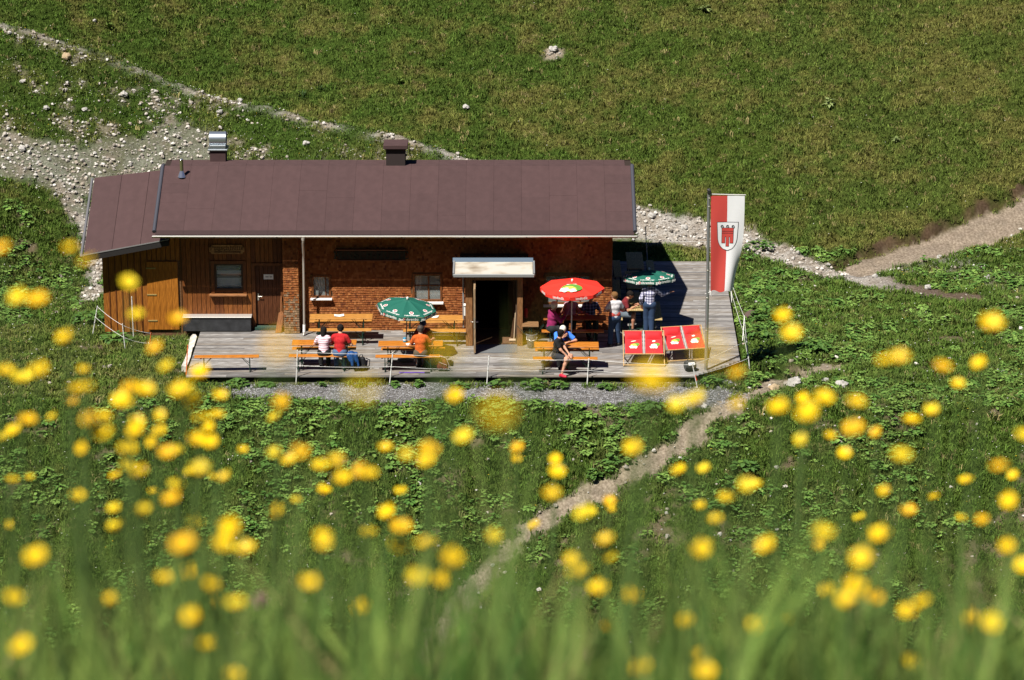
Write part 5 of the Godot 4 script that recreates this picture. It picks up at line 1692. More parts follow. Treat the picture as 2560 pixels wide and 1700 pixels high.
# ---------------------------------------------------------------- deck chairs, flag, fences
func deck_chair(label: String, at: Vector3, turn: float, wide: float) -> void:
	var o := thing("double_deck_chair", label, "deck chair", at, turn, "red double deck chairs")
	var wood := mat("deck_chair_wood", Color(0.62, 0.42, 0.2), 0.55, 0, "grain", V(4, 4, 4))
	var red := mat("deck_chair_cloth", Color(0.6, 0.024, 0.03), 0.8)
	red.backlight_enabled = true
	red.backlight = Color(0.25, 0.01, 0.01)
	var h := wide * 0.5
	var top := V(0, 0.86, -0.68)
	for x in [-h, h]:
		var g := Geo.new()
		g.bar(V(x, 0.02, 0.18), V(x, top.y, top.z), 0.04, 0.028, Vector3.RIGHT)
		part("side_rail", g, wood, o)
		g = Geo.new()
		g.bar(V(x * 0.94, 0.4, 0.14), V(x * 0.94, 0.03, -0.68), 0.035, 0.025, Vector3.RIGHT)
		part("rear_leg", g, wood, o)
		g = Geo.new()
		g.bar(V(x * 0.97, 0.04, -0.7), V(x * 0.97, 0.62, -0.47), 0.03, 0.022, Vector3.RIGHT)
		part("prop", g, wood, o)
	var mr := Geo.new()
	mr.bar(V(0, 0.34, 0.05), V(0, top.y, top.z), 0.036, 0.028, Vector3.RIGHT)
	part("middle_rail", mr, mat("deck_chair_strap", Color(0.42, 0.4, 0.38), 0.8), o)
	for q in [[0.05, 0.17, 0.022], [top.y - 0.01, top.z, 0.018], [0.38, 0.12, 0.018]]:
		var g := Geo.new()
		g.tube(P([V(-h + 0.02, q[0], q[1]), V(h - 0.02, q[0], q[1])]), q[2], 8)
		part("cross_bar", g, wood, o)
	var k := 0
	for s in [-1.0, 1.0]:
		var x0: float = s * h * 0.5 - h * 0.5 + 0.05
		var x1: float = s * h * 0.5 + h * 0.5 - 0.05
		var sling := func(u, w):   # w: 0 front bar, 1 top bar
			var a := V(0, 0.38, 0.12)
			var p := a.lerp(V(0, top.y - 0.01, top.z), w)
			p += V(0, -0.09, 0.035) * sin(PI * pow(w, 0.7)) * 0.8
			return V(lerpf(x0, x1, u), p.y, p.z)
		var g := Geo.new()
		g.grid(sling, 4, 14)
		part("sling", g, red, o)
		g = Geo.new()
		g.grid(func(u, w):
			var p: Vector3 = sling.call(u, 0.72 + 0.28 * w)
			var b: float = sin(PI * clampf(w, 0, 1)) * (1.0 - pow(absf(2.0 * u - 1.0), 6.0))
			return p + V(0, 0.06, 0.065) * b + V(0, 0.006, 0.008), 8, 8)
		part("head_pillow", g, red, o)
		var f := func(x, y):
			var u := clampf((x + 0.25) / 0.5, 0.0, 1.0)
			var p: Vector3 = sling.call(u, y)
			return [p, V(0, 0.72, 0.69)]
		g = Geo.new()
		round_patch(g, f, 0.05, 0.5, 0.13, 0.065, 0.25, 0, 0.006)
		part("print_green", g, mats.print_green, o)
		g = Geo.new()
		round_patch(g, f, 0.0, 0.475, 0.09, 0.06, 0.0, 0, 0.009)
		part("print_yellow", g, mats.print_yellow if s < 0 else mats.print_cream, o)
		g = Geo.new()
		round_patch(g, f, -0.05, 0.41, 0.075, 0.06, 0.0, 5, 0.012)
		round_patch(g, f, 0.05, 0.4, 0.06, 0.05, 0.0, 4, 0.012)
		round_patch(g, f, 0.0, 0.635, 0.08 if s < 0 else 0.05, 0.014 if s < 0 else 0.03, 0.2, 0, 0.012)
		round_patch(g, f, 0.15, 0.765, 0.06, 0.012, 0.1, 0, 0.02)
		part("print_cream", g, mats.print_cream, o)
		k += 1

func build_flag() -> void:
	var metal := mat("pole_metal", Color(0.3, 0.31, 0.32), 0.4, 0.6)
	var o := thing("flag_pole", "tall grey metal flag pole at the cut corner of the deck", "flag pole", V(5.78, 0, 3.95))
	var g := Geo.new()
	g.tube(P([V(0, -0.3, 0), V(0, 2.2, 0)]), 0.052, 14)
	g.tube(P([V(0, 2.2, 0), V(-0.02, 5.45, 0)]), 0.045, 14)
	part("shaft", g, metal, o)
	g = Geo.new()
	for y in [2.25, 5.05, 5.3, 3.1, 1.25]:
		g.lathe([[0.05, y - 0.02], [0.056, y - 0.015], [0.056, y + 0.015], [0.05, y + 0.02]], 14)
	part("collar", g, mats.brushed_steel, o)
	g = Geo.new()
	g.cbox(V(-0.01, 5.5, 0.01), V(0.11, 0.13, 0.12), 0.02)
	g.cbox(V(-0.03, 5.56, 0.0), V(0.1, 0.05, 0.09), 0.015, Basis(V(0, 0, 1), 0.35))
	part("head_cap", g, mats.black_plastic, o)
	g = Geo.new()
	g.tube(P([V(0.03, 5.42, 0.0), V(1.06, 5.4, 0.02)]), 0.016, 8)
	part("banner_arm", g, mats.zinc, o)
	# the banner: red half, white half, coat of arms
	var ban := thing("banner_flag", "long hanging banner, red left and white right, with a shield", "flag", V(5.82, 2.4, 3.97))
	var cloth := func(u, v):   # u 0..1 across, v 0..1 from the top down
		var w: float = 0.99 * (1.0 - 0.16 * v * v)
		var x: float = u * w + 0.05 * v
		var fold: float = 0.032 * sin(u * 9.0 + v * 3.0) * v + 0.02 * sin(v * 7.0 + u * 2.0) * v
		var curl: float = -0.22 * pow(maxf(u - 0.62, 0.0) / 0.38, 2.0) * smoothstep(0.45, 1.0, v)
		var up: float = 0.16 * pow(maxf(u - 0.6, 0.0) / 0.4, 2.0) * smoothstep(0.6, 1.0, v) + 0.03 * sin(u * 14.0) * smoothstep(0.9, 1.0, v)
		return V(x - 0.13 * pow(maxf(u - 0.62, 0.0) / 0.38, 2.0) * smoothstep(0.35, 1.0, v), 2.98 - 2.92 * v + up, fold + curl)
	var fr := mat("flag_red", Color(0.5, 0.06, 0.05), 0.8)
	var fw := mat("flag_white", Color(0.72, 0.73, 0.76), 0.8)
	for m in [fr, fw]:
		m.backlight_enabled = true
		m.backlight = Color(0.3, 0.1, 0.1) if m == fr else Color(0.3, 0.3, 0.32)
	g = Geo.new()
	g.grid(func(u, v): return cloth.call(u * 0.49, 1.0 - v), 14, 40)
	part("red_half", g, fr, ban)
	g = Geo.new()
	g.grid(func(u, v): return cloth.call(0.49 + u * 0.51, 1.0 - v), 16, 40)
	part("white_half", g, fw, ban)
	var black := mat("outline_black", Color(0.03, 0.03, 0.035), 0.8)
	var shield := func(grow, lift):
		return func(u, v):
			var y: float = lerpf(0.277 - grow * 0.35, 0.567 + grow * 0.35, 1.0 - v)
			var t: float = clampf((y - 0.44) / 0.127, 0.0, 0.999)
			var half: float = (0.31 - 0.02 * (y - 0.277) / 0.16) * pow(1.0 - t * t, 0.5) + grow
			var p: Vector3 = cloth.call(0.51 + (u * 2.0 - 1.0) * half, y)
			return p + V(0, 0, lift)
	var patch := func(x0, x1, y0, y1, lift): return func(u, v): return cloth.call(lerpf(x0, x1, u), lerpf(y1, y0, v)) + V(0, 0, lift)
	for q in [["shield_edge", shield.call(0.016, 0.008), black], ["shield", shield.call(0.0, 0.014), fw]]:
		g = Geo.new()
		g.grid(q[1], 14, 20)
		part(q[0], g, q[2], ban)
	for q in [["gonfalon_edge", 0.012, 0.02, black], ["gonfalon", 0.0, 0.026, fr]]:
		g = Geo.new()
		for r in [[0.34, 0.68, 0.335, 0.425], [0.34, 0.43, 0.425, 0.49], [0.47, 0.55, 0.425, 0.525], [0.59, 0.68, 0.425, 0.49]]:
			g.grid(patch.call(r[0] - q[1], r[1] + q[1], r[2] - q[1] * 0.3, r[3] + q[1] * 0.3, q[2]), 8, 4)
		part(q[0], g, q[3], ban)
	for y in [0.365, 0.385]:
		g = Geo.new()
		g.grid(patch.call(0.345, 0.675, y, y + 0.0035, 0.031), 8, 1)
		part("gonfalon_band", g, black, ban)
	for x in [0.34, 0.505, 0.67]:
		g = Geo.new()
		var c: Vector3 = cloth.call(x, 0.318) + V(0, 0, 0.025)
		var ring := []
		for i in 15:
			ring.append(c + V(cos(TAU * i / 14.0) * 0.036, sin(TAU * i / 14.0) * 0.036, 0))
		g.tube(P(ring), 0.008, 5, false)
		part("ring", g, black, ban)
	g = Geo.new()
	g.tube(P([V(0.06, 0.06, 0.0), V(0.0, 0.02, 0.01), V(-0.12, -0.03, 0.0)]), [0.014, 0.012, 0.006], 6)
	g.tube(P([V(0.06, 0.06, 0.0), V(0.05, -0.04, 0.02), V(0.08, -0.1, 0.01)]), [0.014, 0.012, 0.006], 6)
	part("corner_tie", g, mats.white_plastic, ban)

func fence_post(label: String, foot: Vector3, top: Vector3, m: Material, red_tip := false) -> void:
	var o := thing("fence_post", label, "fence post", foot, 0.0, "electric fence posts")
	var d := top - foot
	var g := Geo.new()
	g.tube(P([V(0, -0.15, 0), d]), [0.017, 0.015], 8)
	part("stake", g, m, o)
	g = Geo.new()
	for k in [0.45, 0.62, 0.8, 0.95]:
		var p: Vector3 = d * k
		g.tube(P([p + V(0, 0, 0.01), p + V(0.0, 0.012, 0.035), p + V(0, 0.03, 0.03)]), 0.006, 5)
	part("tape_hook", g, m, o)
	if red_tip:
		g = Geo.new()
		g.tube(P([d * 0.28, d * 0.5]), 0.022, 8)
		part("red_sleeve", g, mat("signal_red", Color(0.6, 0.05, 0.02), 0.6), o)

func tape(label: String, pts: Array, sag := 0.04) -> void:
	var p := []
	for i in pts.size() - 1:
		for k in 8:
			var t := k / 8.0
			p.append(pts[i].lerp(pts[i + 1], t) - V(0, sag * 4.0 * t * (1.0 - t), 0))
	p.append(pts[-1])
	var g := Geo.new()
	g.tube(P(p), 0.0055, 5)
	one("fence_tape", g, mat("white_tape", Color(0.75, 0.75, 0.73), 0.7), label, "fence tape", "electric fence tapes")

func build_fences() -> void:
	var wm := mat("post_white", Color(0.72, 0.72, 0.7), 0.5)
	var om := mat("post_orange", Color(0.55, 0.12, 0.03), 0.6)
	var gm := mat("post_grey", Color(0.35, 0.36, 0.36), 0.6)
	var a := [V(-6.4, -0.12, 4.6), V(-3.63, -0.12, 4.6), V(-0.75, -0.14, 4.65), V(2.22, -0.14, 4.68), V(5.5, -0.2, 4.95)]
	var b := [V(-6.33, 0.84, 4.6), V(-3.52, 0.77, 4.6), V(-0.68, 0.67, 4.65), V(2.27, 0.6, 4.68), V(5.31, 0.53, 4.95)]
	var l := ["white fence post before the left end of the seated couple's bench", "white fence post before the orange shirted person's bench", "white fence post standing free before the doormat", "white fence post before the black shirted person's bench", "white fence post with red sleeve before the dark round bag"]
	for i in 5:
		fence_post(l[i], a[i], b[i], wm, i == 4)
	fence_post("slanting white fence post outside the deck's right corner", V(7.16, -0.25, 3.35), V(7.1, 0.45, 2.3), gm)
	fence_post("pale fence post outside the deck's right edge beside the dark rock", V(7.12, -0.25, 0.5), V(7.2, 0.5, 0.1), wm)
	fence_post("white fence post by the deck's right edge behind the flag", V(7.08, -0.3, -3.4), V(7.02, 0.6, -3.6), wm)
	fence_post("white fence post behind the side deck's right rear corner", V(7.3, -0.2, -8.5), V(7.32, 0.5, -8.5), wm)
	fence_post("thin grey rod behind the rearmost side table", V(4.55, -0.1, -7.75), V(4.45, 1.15, -7.85), gm)
	fence_post("white fence post in the grass left of the annex door", V(-11.85, -0.33, 1.25), V(-11.92, 0.6, 1.25), wm)
	fence_post("tall white fence post against the annex planks", V(-11.72, -0.3, 0.3), V(-11.74, 1.15, 0.2), wm)
	fence_post("orange fence post before the annex door", V(-11.2, -0.33, 0.75), V(-11.12, 0.15, 0.72), om)
	fence_post("orange fence post at the left deck edge", V(-9.74, -0.3, 3.95), V(-9.68, 0.68, 3.6), om)
	fence_post("leaning white fence post at the annex's left corner", V(-13.1, -0.3, -0.2), V(-12.85, 0.75, -0.1), wm)
	var u := []
	var d := []
	for i in 5:
		u.append(a[i].lerp(b[i], 0.95))
		d.append(a[i].lerp(b[i], 0.5))
	tape("upper white tape of the fence along the deck front", u)
	tape("lower white tape of the fence along the deck front", d)
	tape("upper white tape running from the front corner round the right deck edge", [u[4], V(7.1, 0.4, 2.3), V(7.2, 0.45, 0.1), V(7.02, 0.55, -3.6)])
	tape("lower white tape running round the right deck edge", [d[4], V(7.12, 0.02, 2.9), V(7.16, 0.05, 0.35), V(7.05, 0.15, -3.5)])
	tape("white tape behind the side deck", [V(4.46, 0.72, -7.84), V(5.6, 0.5, -8.3), V(7.3, 0.46, -8.5)], 0.03)
	tape("upper white tape sloping down before the annex planks", [V(-12.85, 0.72, -0.1), V(-11.92, 0.55, 1.25), V(-11.12, 0.12, 0.72)])
	tape("lower white tape sloping down before the annex planks", [V(-12.95, 0.4, -0.1), V(-11.88, 0.15, 1.25), V(-11.15, -0.15, 0.9)])
	# the round bag at the flag pole
	var o := thing("round_bag", "dark round bag with white label lying by the flag pole", "bag", V(5.3, 0.0, 4.02), 0.3)
	var g := Geo.new()
	g.tube(P([V(-0.16, 0.17, 0.0), V(-0.12, 0.17, 0), V(0.1, 0.17, 0), V(0.16, 0.17, 0)]), [0.12, 0.165, 0.165, 0.12], 18)
	part("body", g, mat("dark_canvas", Color(0.05, 0.052, 0.055), 0.7), o)
	g = Geo.new()
	g.box(V(0, 0.26, 0.14), V(0.2, 0.09, 0.006), Basis(Vector3.RIGHT, -0.6))
	part("label", g, mats.white_plastic, o)
	g = Geo.new()
	g.box(V(0, 0.2625, 0.1445), V(0.12, 0.02, 0.004), Basis(Vector3.RIGHT, -0.6))
	part("print", g, mat("blue_print", Color(0.1, 0.2, 0.4), 0.8), o)
	g = Geo.new()
	g.tube(P([V(-0.1, 0.32, 0), V(-0.05, 0.4, 0.02), V(0.05, 0.4, 0.02), V(0.1, 0.32, 0)]), 0.012, 6)
	part("handle", g, mats.black_nylon, o)

# ---------------------------------------------------------------- people: smooth bodies from joints
func blob(g: Geo, bones: Array, h: float, k: float, infl: float) -> void:   # bones: [a, b, radius at a, radius at b, flat end (1 at b)]; surface nets
	var lo := Vector3.ONE * 1e9
	var hi := -lo
	for b in bones:
		var r: float = maxf(b[2], b[3]) + infl + h * 2.0
		lo = lo.min(b[0] - Vector3.ONE * r).min(b[1] - Vector3.ONE * r)
		hi = hi.max(b[0] + Vector3.ONE * r).max(b[1] + Vector3.ONE * r)
	var nx := int((hi.x - lo.x) / h) + 2
	var ny := int((hi.y - lo.y) / h) + 2
	var nz := int((hi.z - lo.z) / h) + 2
	var f := PackedFloat32Array()
	f.resize(nx * ny * nz)
	f.fill(9.0)
	for b in bones:
		var a: Vector3 = b[0]
		var ab: Vector3 = b[1] - a
		var l2 := maxf(ab.length_squared(), 1e-9)
		var ra: float = b[2] + infl
		var rb: float = b[3] + infl
		var flat: int = b[4] if b.size() > 4 else 0
		var dir := ab / sqrt(l2)
		var m := maxf(ra, rb) + k + h * 1.5
		var p0: Vector3 = (a.min(b[1]) - Vector3.ONE * m - lo) / h
		var p1: Vector3 = (a.max(b[1]) + Vector3.ONE * m - lo) / h
		for z in range(maxi(0, int(p0.z)), mini(nz - 1, int(p1.z) + 1) + 1):
			for y in range(maxi(0, int(p0.y)), mini(ny - 1, int(p1.y) + 1) + 1):
				var i := (z * ny + y) * nx + maxi(0, int(p0.x))
				for x in range(maxi(0, int(p0.x)), mini(nx - 1, int(p1.x) + 1) + 1):
					var q := lo + Vector3(x, y, z) * h - a
					var t := clampf(q.dot(ab) / l2, 0.0, 1.0)
					var d := (q - ab * t).length() - (ra + (rb - ra) * t)
					if flat == 1: d = maxf(d, (q - ab).dot(dir))
					var o := f[i]
					var e := maxf(k - absf(o - d), 0.0)
					f[i] = minf(o, d) - e * e * 0.25 / k
					i += 1
	var id := PackedInt32Array()
	id.resize(nx * ny * nz)
	id.fill(-1)
	var sx := 1
	var sy := nx
	var sz := nx * ny
	var off := [0, sx, sy, sx + sy, sz, sx + sz, sy + sz, sx + sy + sz]
	var edges := [[0, 1], [2, 3], [4, 5], [6, 7], [0, 2], [1, 3], [4, 6], [5, 7], [0, 4], [1, 5], [2, 6], [3, 7]]
	var first := g.v.size()
	for z in nz - 1:
		for y in ny - 1:
			var i := (z * ny + y) * nx - 1
			for x in nx - 1:
				i += 1
				var f0 := f[i]
				if f0 > h * 2.5 or f0 < -h * 2.5: continue
				var inside := 0
				for c in 8:
					if f[i + off[c]] < 0.0: inside += 1
				if inside == 0 or inside == 8: continue
				var sum := Vector3.ZERO
				var cnt := 0
				for e in edges:
					var va := f[i + off[e[0]]]
					var vb := f[i + off[e[1]]]
					if (va < 0.0) != (vb < 0.0):
						var t := va / (va - vb)
						var ca := Vector3(e[0] & 1, (e[0] >> 1) & 1, e[0] >> 2)
						var cb := Vector3(e[1] & 1, (e[1] >> 1) & 1, e[1] >> 2)
						sum += ca + (cb - ca) * t
						cnt += 1
				id[i] = g.v.size()
				g.v.append(lo + (Vector3(x, y, z) + sum / cnt) * h)
				var gr := Vector3(f[i + sx] - f0, f[i + sy] - f0, f[i + sz] - f0)
				g.n.append(gr.normalized() if gr.length() > 1e-9 else Vector3.UP)
				g.c.append(g.col)
	for z in range(1, nz - 1):
		for y in range(1, ny - 1):
			for x in range(1, nx - 1):
				var i := (z * ny + y) * nx + x
				if id[i] < 0: continue
				var a := f[i] < 0.0
				if a != (f[i + sx] < 0.0): net_quad(g, [id[i - sy - sz], id[i - sz], id[i], id[i - sy]], a)
				if a != (f[i + sy] < 0.0): net_quad(g, [id[i - sx - sz], id[i - sx], id[i], id[i - sz]], a)
				if a != (f[i + sz] < 0.0): net_quad(g, [id[i - sx - sy], id[i - sy], id[i], id[i - sx]], a)
	# smooth normals from the faces
	for i in range(first, g.v.size()):
		g.n[i] = Vector3.ZERO
	for i in range(0, g.ix.size(), 3):
		var q := g.ix[i]
		if q < first: continue
		var w := (g.v[g.ix[i + 2]] - g.v[q]).cross(g.v[g.ix[i + 1]] - g.v[q])
		for j in 3: g.n[g.ix[i + j]] += w
	for i in range(first, g.v.size()):
		g.n[i] = g.n[i].normalized()

func net_quad(g: Geo, q: Array, inner: bool) -> void:
	for i in q:
		if i < 0: return
	for j in ([0, 2, 1, 0, 3, 2] if inner else [0, 1, 2, 0, 2, 3]):
		g.ix.append(q[j])

func elbow(sh: Vector3, wr: Vector3, l0: float, l1: float, pole: Vector3) -> Vector3:
	var d := wr - sh
	var l := clampf(d.length(), 0.05, l0 + l1 - 0.004)
	var dir := d.normalized()
	var a := (l0 * l0 - l1 * l1 + l * l) / (2.0 * l)
	var hh := sqrt(maxf(l0 * l0 - a * a, 0.0))
	return sh + dir * a + (pole - dir * pole.dot(dir)).normalized() * hh

func hand(g: Geo, el: Vector3, wr: Vector3, palm: Vector3, thumb_side: float, curl: float) -> void:
	var f := (wr - el).normalized()
	var pn := (palm - f * palm.dot(f)).normalized()
	var s := f.cross(pn).normalized() * thumb_side
	var b := [[wr - f * 0.03, wr + f * 0.02, 0.027, 0.026]]
	for i in [-1.0, 1.0]:
		b.append([wr + f * 0.015 + s * 0.012 * i, wr + f * 0.08 + s * 0.024 * i, 0.019, 0.016])
	for i in 4:
		var p0: Vector3 = wr + f * (0.082 + [0.0, 0.006, 0.004, -0.006][i]) + s * (0.031 - 0.0205 * i)
		var d := f
		var ln: float = [0.036, 0.042, 0.038, 0.03][i]
		for j in 3:
			var ang := curl * (0.5 + 0.5 * j)
			var dd := (f * cos(ang) + pn * sin(ang)).normalized()
			var p1: Vector3 = p0 + dd * ln * [1.0, 0.7, 0.55][j]
			b.append([p0, p1, 0.0092 - 0.0007 * j, 0.0086 - 0.0007 * j])
			p0 = p1
	var t0 := wr + f * 0.025 + s * 0.03
	var t1 := t0 + (f * 0.7 + s * 0.6 + pn * 0.3 * curl).normalized() * 0.042
	b.append([t0, t1, 0.013, 0.0105])
	b.append([t1, t1 + (f * 0.9 + s * 0.15 + pn * 0.6 * curl).normalized() * 0.032, 0.0105, 0.009])
	blob(g, b, 0.0065, 0.007, 0.0)

func person(label: String, at: Vector3, yaw: float, o: Dictionary) -> Node3D:
	var root := thing("person", label, "person", at, yaw, "people on the deck")
	var s: float = o.get("s", 1.0)
	var sit: bool = o.get("sit", true)
	var lean: float = o.get("lean", 0.1)
	var pel := V(0, 0.575, 0) if sit else V(0, 0.93 * s, 0)
	var R := Basis(Vector3.RIGHT, lean) * Basis(V(0, 0, 1), o.get("side", 0.0))
	R = Basis(Vector3.UP, o.get("twist", 0.0)) * R
	var wid: float = o.get("w", 1.0)
	var belly := pel + R * V(0, 0.16, 0.01) * s
	var chest := pel + R * V(0, 0.32, 0) * s
	var shc := pel + R * V(0, 0.455, -0.01) * s
	var neck := pel + R * V(0, 0.535, 0.015) * s
	var hb := Basis(Vector3.UP, o.get("hy", 0.0)) * Basis(Vector3.RIGHT, lean * 0.5 + o.get("hp", 0.0))
	var hc := neck + R * V(0, 0.05, 0.01) * s + hb * V(0, 0.085, 0.015) * s
	var sk: Material = o.get("skin", mat("skin", Color(0.52, 0.27, 0.18), 0.55))
	var sh := []
	var el := []
	var wr := []
	var hip := []
	var kn := []
	var an := []
	for i in 2:
		var d := 1.0 if i == 0 else -1.0   # 0: the person's left (+x)
		sh.append(shc + R * V(d * 0.165 * wid, -0.005, 0) * s)
		wr.append(o.wl if i == 0 else o.wr)
		var dist: float = (wr[i] - sh[i]).length()
		if dist > 0.535 * s: wr[i] = sh[i] + (wr[i] - sh[i]) * (0.535 * s / dist)
		el.append(elbow(sh[i], wr[i], 0.285 * s, 0.255 * s, o.get("pl" if i == 0 else "pr", V(d * 0.6, -0.8, -0.5))))
		hip.append(pel + Basis(Vector3.UP, o.get("legturn", 0.0)) * V(d * 0.09 * s, -0.02, 0.0))
		var k0: Vector3 = V(d * 0.11, 0.535, 0.42 * s) if sit else V(d * 0.1, 0.5 * s, 0.025)
		var a0: Vector3 = V(d * 0.11, 0.09, 0.4 * s) if sit else V(d * 0.1, 0.085, -0.01)
		kn.append(o.get("kl" if i == 0 else "kr", k0))
		an.append(o.get("al" if i == 0 else "ar", a0))
	# skin: one continuous surface
	var g := Geo.new()
	var torso := [
		[pel + R * V(-0.055, 0, 0) * s, pel + R * V(0.055, 0, 0) * s, 0.112 * s * wid, 0.112 * s * wid],
		[pel, belly, 0.115 * s * wid, 0.11 * s * wid],
		[belly + R * V(-0.045, 0, 0) * s, belly + R * V(0.045, 0, 0) * s, 0.1 * s * wid, 0.1 * s * wid],
		[belly, chest, 0.112 * s * wid, 0.118 * s * wid],
		[chest + R * V(-0.06, 0.02, 0) * s, chest + R * V(0.06, 0.02, 0) * s, 0.108 * s, 0.108 * s],
		[shc + R * V(-0.1, 0, 0) * s * wid, shc + R * V(0.1, 0, 0) * s * wid, 0.072 * s, 0.072 * s],
	]
	var body := torso.duplicate()
	body.append([shc, neck + R * V(0, 0.02, 0), 0.07 * s, 0.054 * s])
	body.append([neck, hc - hb * V(0, 0.04, -0.005), 0.052 * s, 0.055 * s])
	for i in 2:
		body.append([sh[i], el[i], 0.05 * s, 0.04 * s])
		body.append([el[i], wr[i], 0.039 * s, 0.026 * s])
		body.append([hip[i], kn[i], 0.086 * s * wid, 0.058 * s])
		body.append([kn[i], kn[i].lerp(an[i], 0.35), 0.055 * s, 0.054 * s])
		body.append([kn[i].lerp(an[i], 0.35), an[i], 0.054 * s, 0.036 * s])
	blob(g, body, 0.021, 0.035, 0.0)
	var head := [
		[hc + hb * V(0, 0.035, -0.022) * s, hc + hb * V(0, 0.03, 0.012) * s, 0.088 * s, 0.085 * s],
		[hc + hb * V(0, 0.0, 0.02) * s, hc + hb * V(0, -0.065, 0.042) * s, 0.072 * s, 0.045 * s],
		[hc + hb * V(0, 0.008, 0.093) * s, hc + hb * V(0, -0.018, 0.108) * s, 0.011 * s, 0.015 * s],
		[hc + hb * V(-0.03, -0.002, 0.07) * s, hc + hb * V(-0.036, -0.012, 0.062) * s, 0.024 * s, 0.02 * s],
		[hc + hb * V(0.03, -0.002, 0.07) * s, hc + hb * V(0.036, -0.012, 0.062) * s, 0.024 * s, 0.02 * s],
		[hc + hb * V(0.086, 0.012, -0.01) * s, hc + hb * V(0.084, -0.016, -0.004) * s, 0.016 * s, 0.012 * s],
		[hc + hb * V(-0.086, 0.012, -0.01) * s, hc + hb * V(-0.084, -0.016, -0.004) * s, 0.016 * s, 0.012 * s],
		[hc + hb * V(0, -0.03, 0.0) * s, neck, 0.054 * s, 0.053 * s]]
	blob(g, head, 0.0095, 0.016, 0.0)
	for i in 2:
		hand(g, el[i], wr[i], o.get("palm_l" if i == 0 else "palm_r", V(0, -1, 0.2)), -1.0 if i == 0 else 1.0, o.get("curl", 0.35))
	part("body", g, sk, root)
	for d in [-1.0, 1.0]:
		var e := Geo.new()
		e.ball(hc + hb * V(d * 0.033, 0.012, 0.083) * s, Vector3.ONE * 0.011 * s, Basis.IDENTITY, 4)
		part("eye", e, mat("eye", Color(0.06, 0.05, 0.045), 0.3), root)
	var mo := Geo.new()
	mo.box(hc + hb * V(0, -0.056, 0.083) * s, V(0.045, 0.011, 0.012) * s, hb)
	part("mouth", mo, mat("lips", Color(0.36, 0.12, 0.1), 0.5), root)
	# hair or cap
	if o.has("hair"):
		g = Geo.new()
		var hl: float = o.get("hair_len", 0.0)
		var hbones := [[hc + hb * V(0, 0.05, -0.03) * s, hc + hb * V(0, 0.05, 0.005) * s, 0.089 * s, 0.086 * s], [hc + hb * V(0, 0.03, -0.045) * s, hc + hb * V(0, -0.03 - hl, -0.05 - hl * 0.1) * s, 0.08 * s, (0.055 + hl * 0.12) * s]]
		hbones.append([hc + hb * V(0.05, 0.03, -0.02) * s, hc + hb * V(0.06, -0.01 - hl, -0.03) * s, 0.046 * s, 0.03 * s])
		hbones.append([hc + hb * V(-0.05, 0.03, -0.02) * s, hc + hb * V(-0.06, -0.01 - hl, -0.03) * s, 0.046 * s, 0.03 * s])
		if hl > 0.05: hbones.append([hc + hb * V(0, 0.0, -0.06) * s, hc + hb * V(0.01, -0.16, -0.075) * s, 0.07 * s, 0.05 * s])
		blob(g, hbones, 0.0105, 0.02, 0.006)
		part("hair", g, o.hair, root)
	if o.has("cap"):
		g = Geo.new()
		blob(g, [[hc + hb * V(0, 0.06, -0.025) * s, hc + hb * V(0, 0.06, 0.01) * s, 0.092 * s, 0.09 * s]], 0.011, 0.02, 0.006)
		blob(g, [[hc + hb * V(-0.035, 0.055, 0.1) * s, hc + hb * V(-0.03, 0.045, 0.15) * s, 0.02, 0.014], [hc + hb * V(0.035, 0.055, 0.1) * s, hc + hb * V(0.03, 0.045, 0.15) * s, 0.02, 0.014]], 0.011, 0.04, 0.0)
		part("cap", g, o.cap, root)
	# shirt
	g = Geo.new()
	var cloth := torso.duplicate()
	cloth.append([shc, shc.lerp(neck, 0.55), 0.072 * s, 0.058 * s])
	var hem := pel + R * V(0, 0.0 - o.get("hem", 0.0), 0) * s
	for i in 2:
		var slv: String = o.get("sleeve", "short")
		if slv == "short":
			cloth.append([sh[i], sh[i].lerp(el[i], 0.72), 0.054 * s, 0.05 * s, 1])
		elif slv == "long":
			cloth.append([sh[i], el[i], 0.053 * s, 0.045 * s])
			cloth.append([el[i], el[i].lerp(wr[i], 0.95), 0.044 * s, 0.033 * s, 1])
		else:
			cloth.append([sh[i], sh[i].lerp(el[i], 0.15), 0.053 * s, 0.05 * s, 1])
	blob(g, cloth, 0.017, 0.04, 0.013)
	part("shirt", g, o.shirt, root)
	if o.has("yoke"):
		g = Geo.new()
		var yk := []
		for i in 2:
			yk.append([shc.lerp(sh[i], 0.55), sh[i], 0.07 * s, 0.058 * s])
			yk.append([sh[i], sh[i].lerp(el[i], 0.76), 0.056 * s, 0.052 * s, 1])
		blob(g, yk, 0.015, 0.03, 0.02)
		part("shoulder_panel", g, o.yoke, root)
	# trousers
	g = Geo.new()
	var leg: String = o.get("leg", "long")
	var tr := [[pel + V(-0.06, -0.01, 0) * s, pel + V(0.06, -0.01, 0) * s, 0.122 * s * wid, 0.122 * s * wid]]
	for i in 2:
		if leg == "long":
			tr.append([hip[i], kn[i], 0.094 * s * wid, 0.07 * s])
			tr.append([kn[i], an[i] + V(0, 0.0, 0), 0.069 * s, 0.056 * s, 1])
		else:
			tr.append([hip[i], hip[i].lerp(kn[i], 0.86), 0.094 * s * wid, 0.078 * s, 1])
	blob(g, tr, 0.018, 0.03, 0.016)
	part("trousers", g, o.trousers, root)
	if o.has("belt"):
		g = Geo.new()
		blob(g, [[pel + R * V(-0.06, 0.1, 0) * s, pel + R * V(0.06, 0.1, 0) * s, 0.04, 0.04]], 0.016, 0.02, 0.085)
		part("belt", g, o.belt, root)
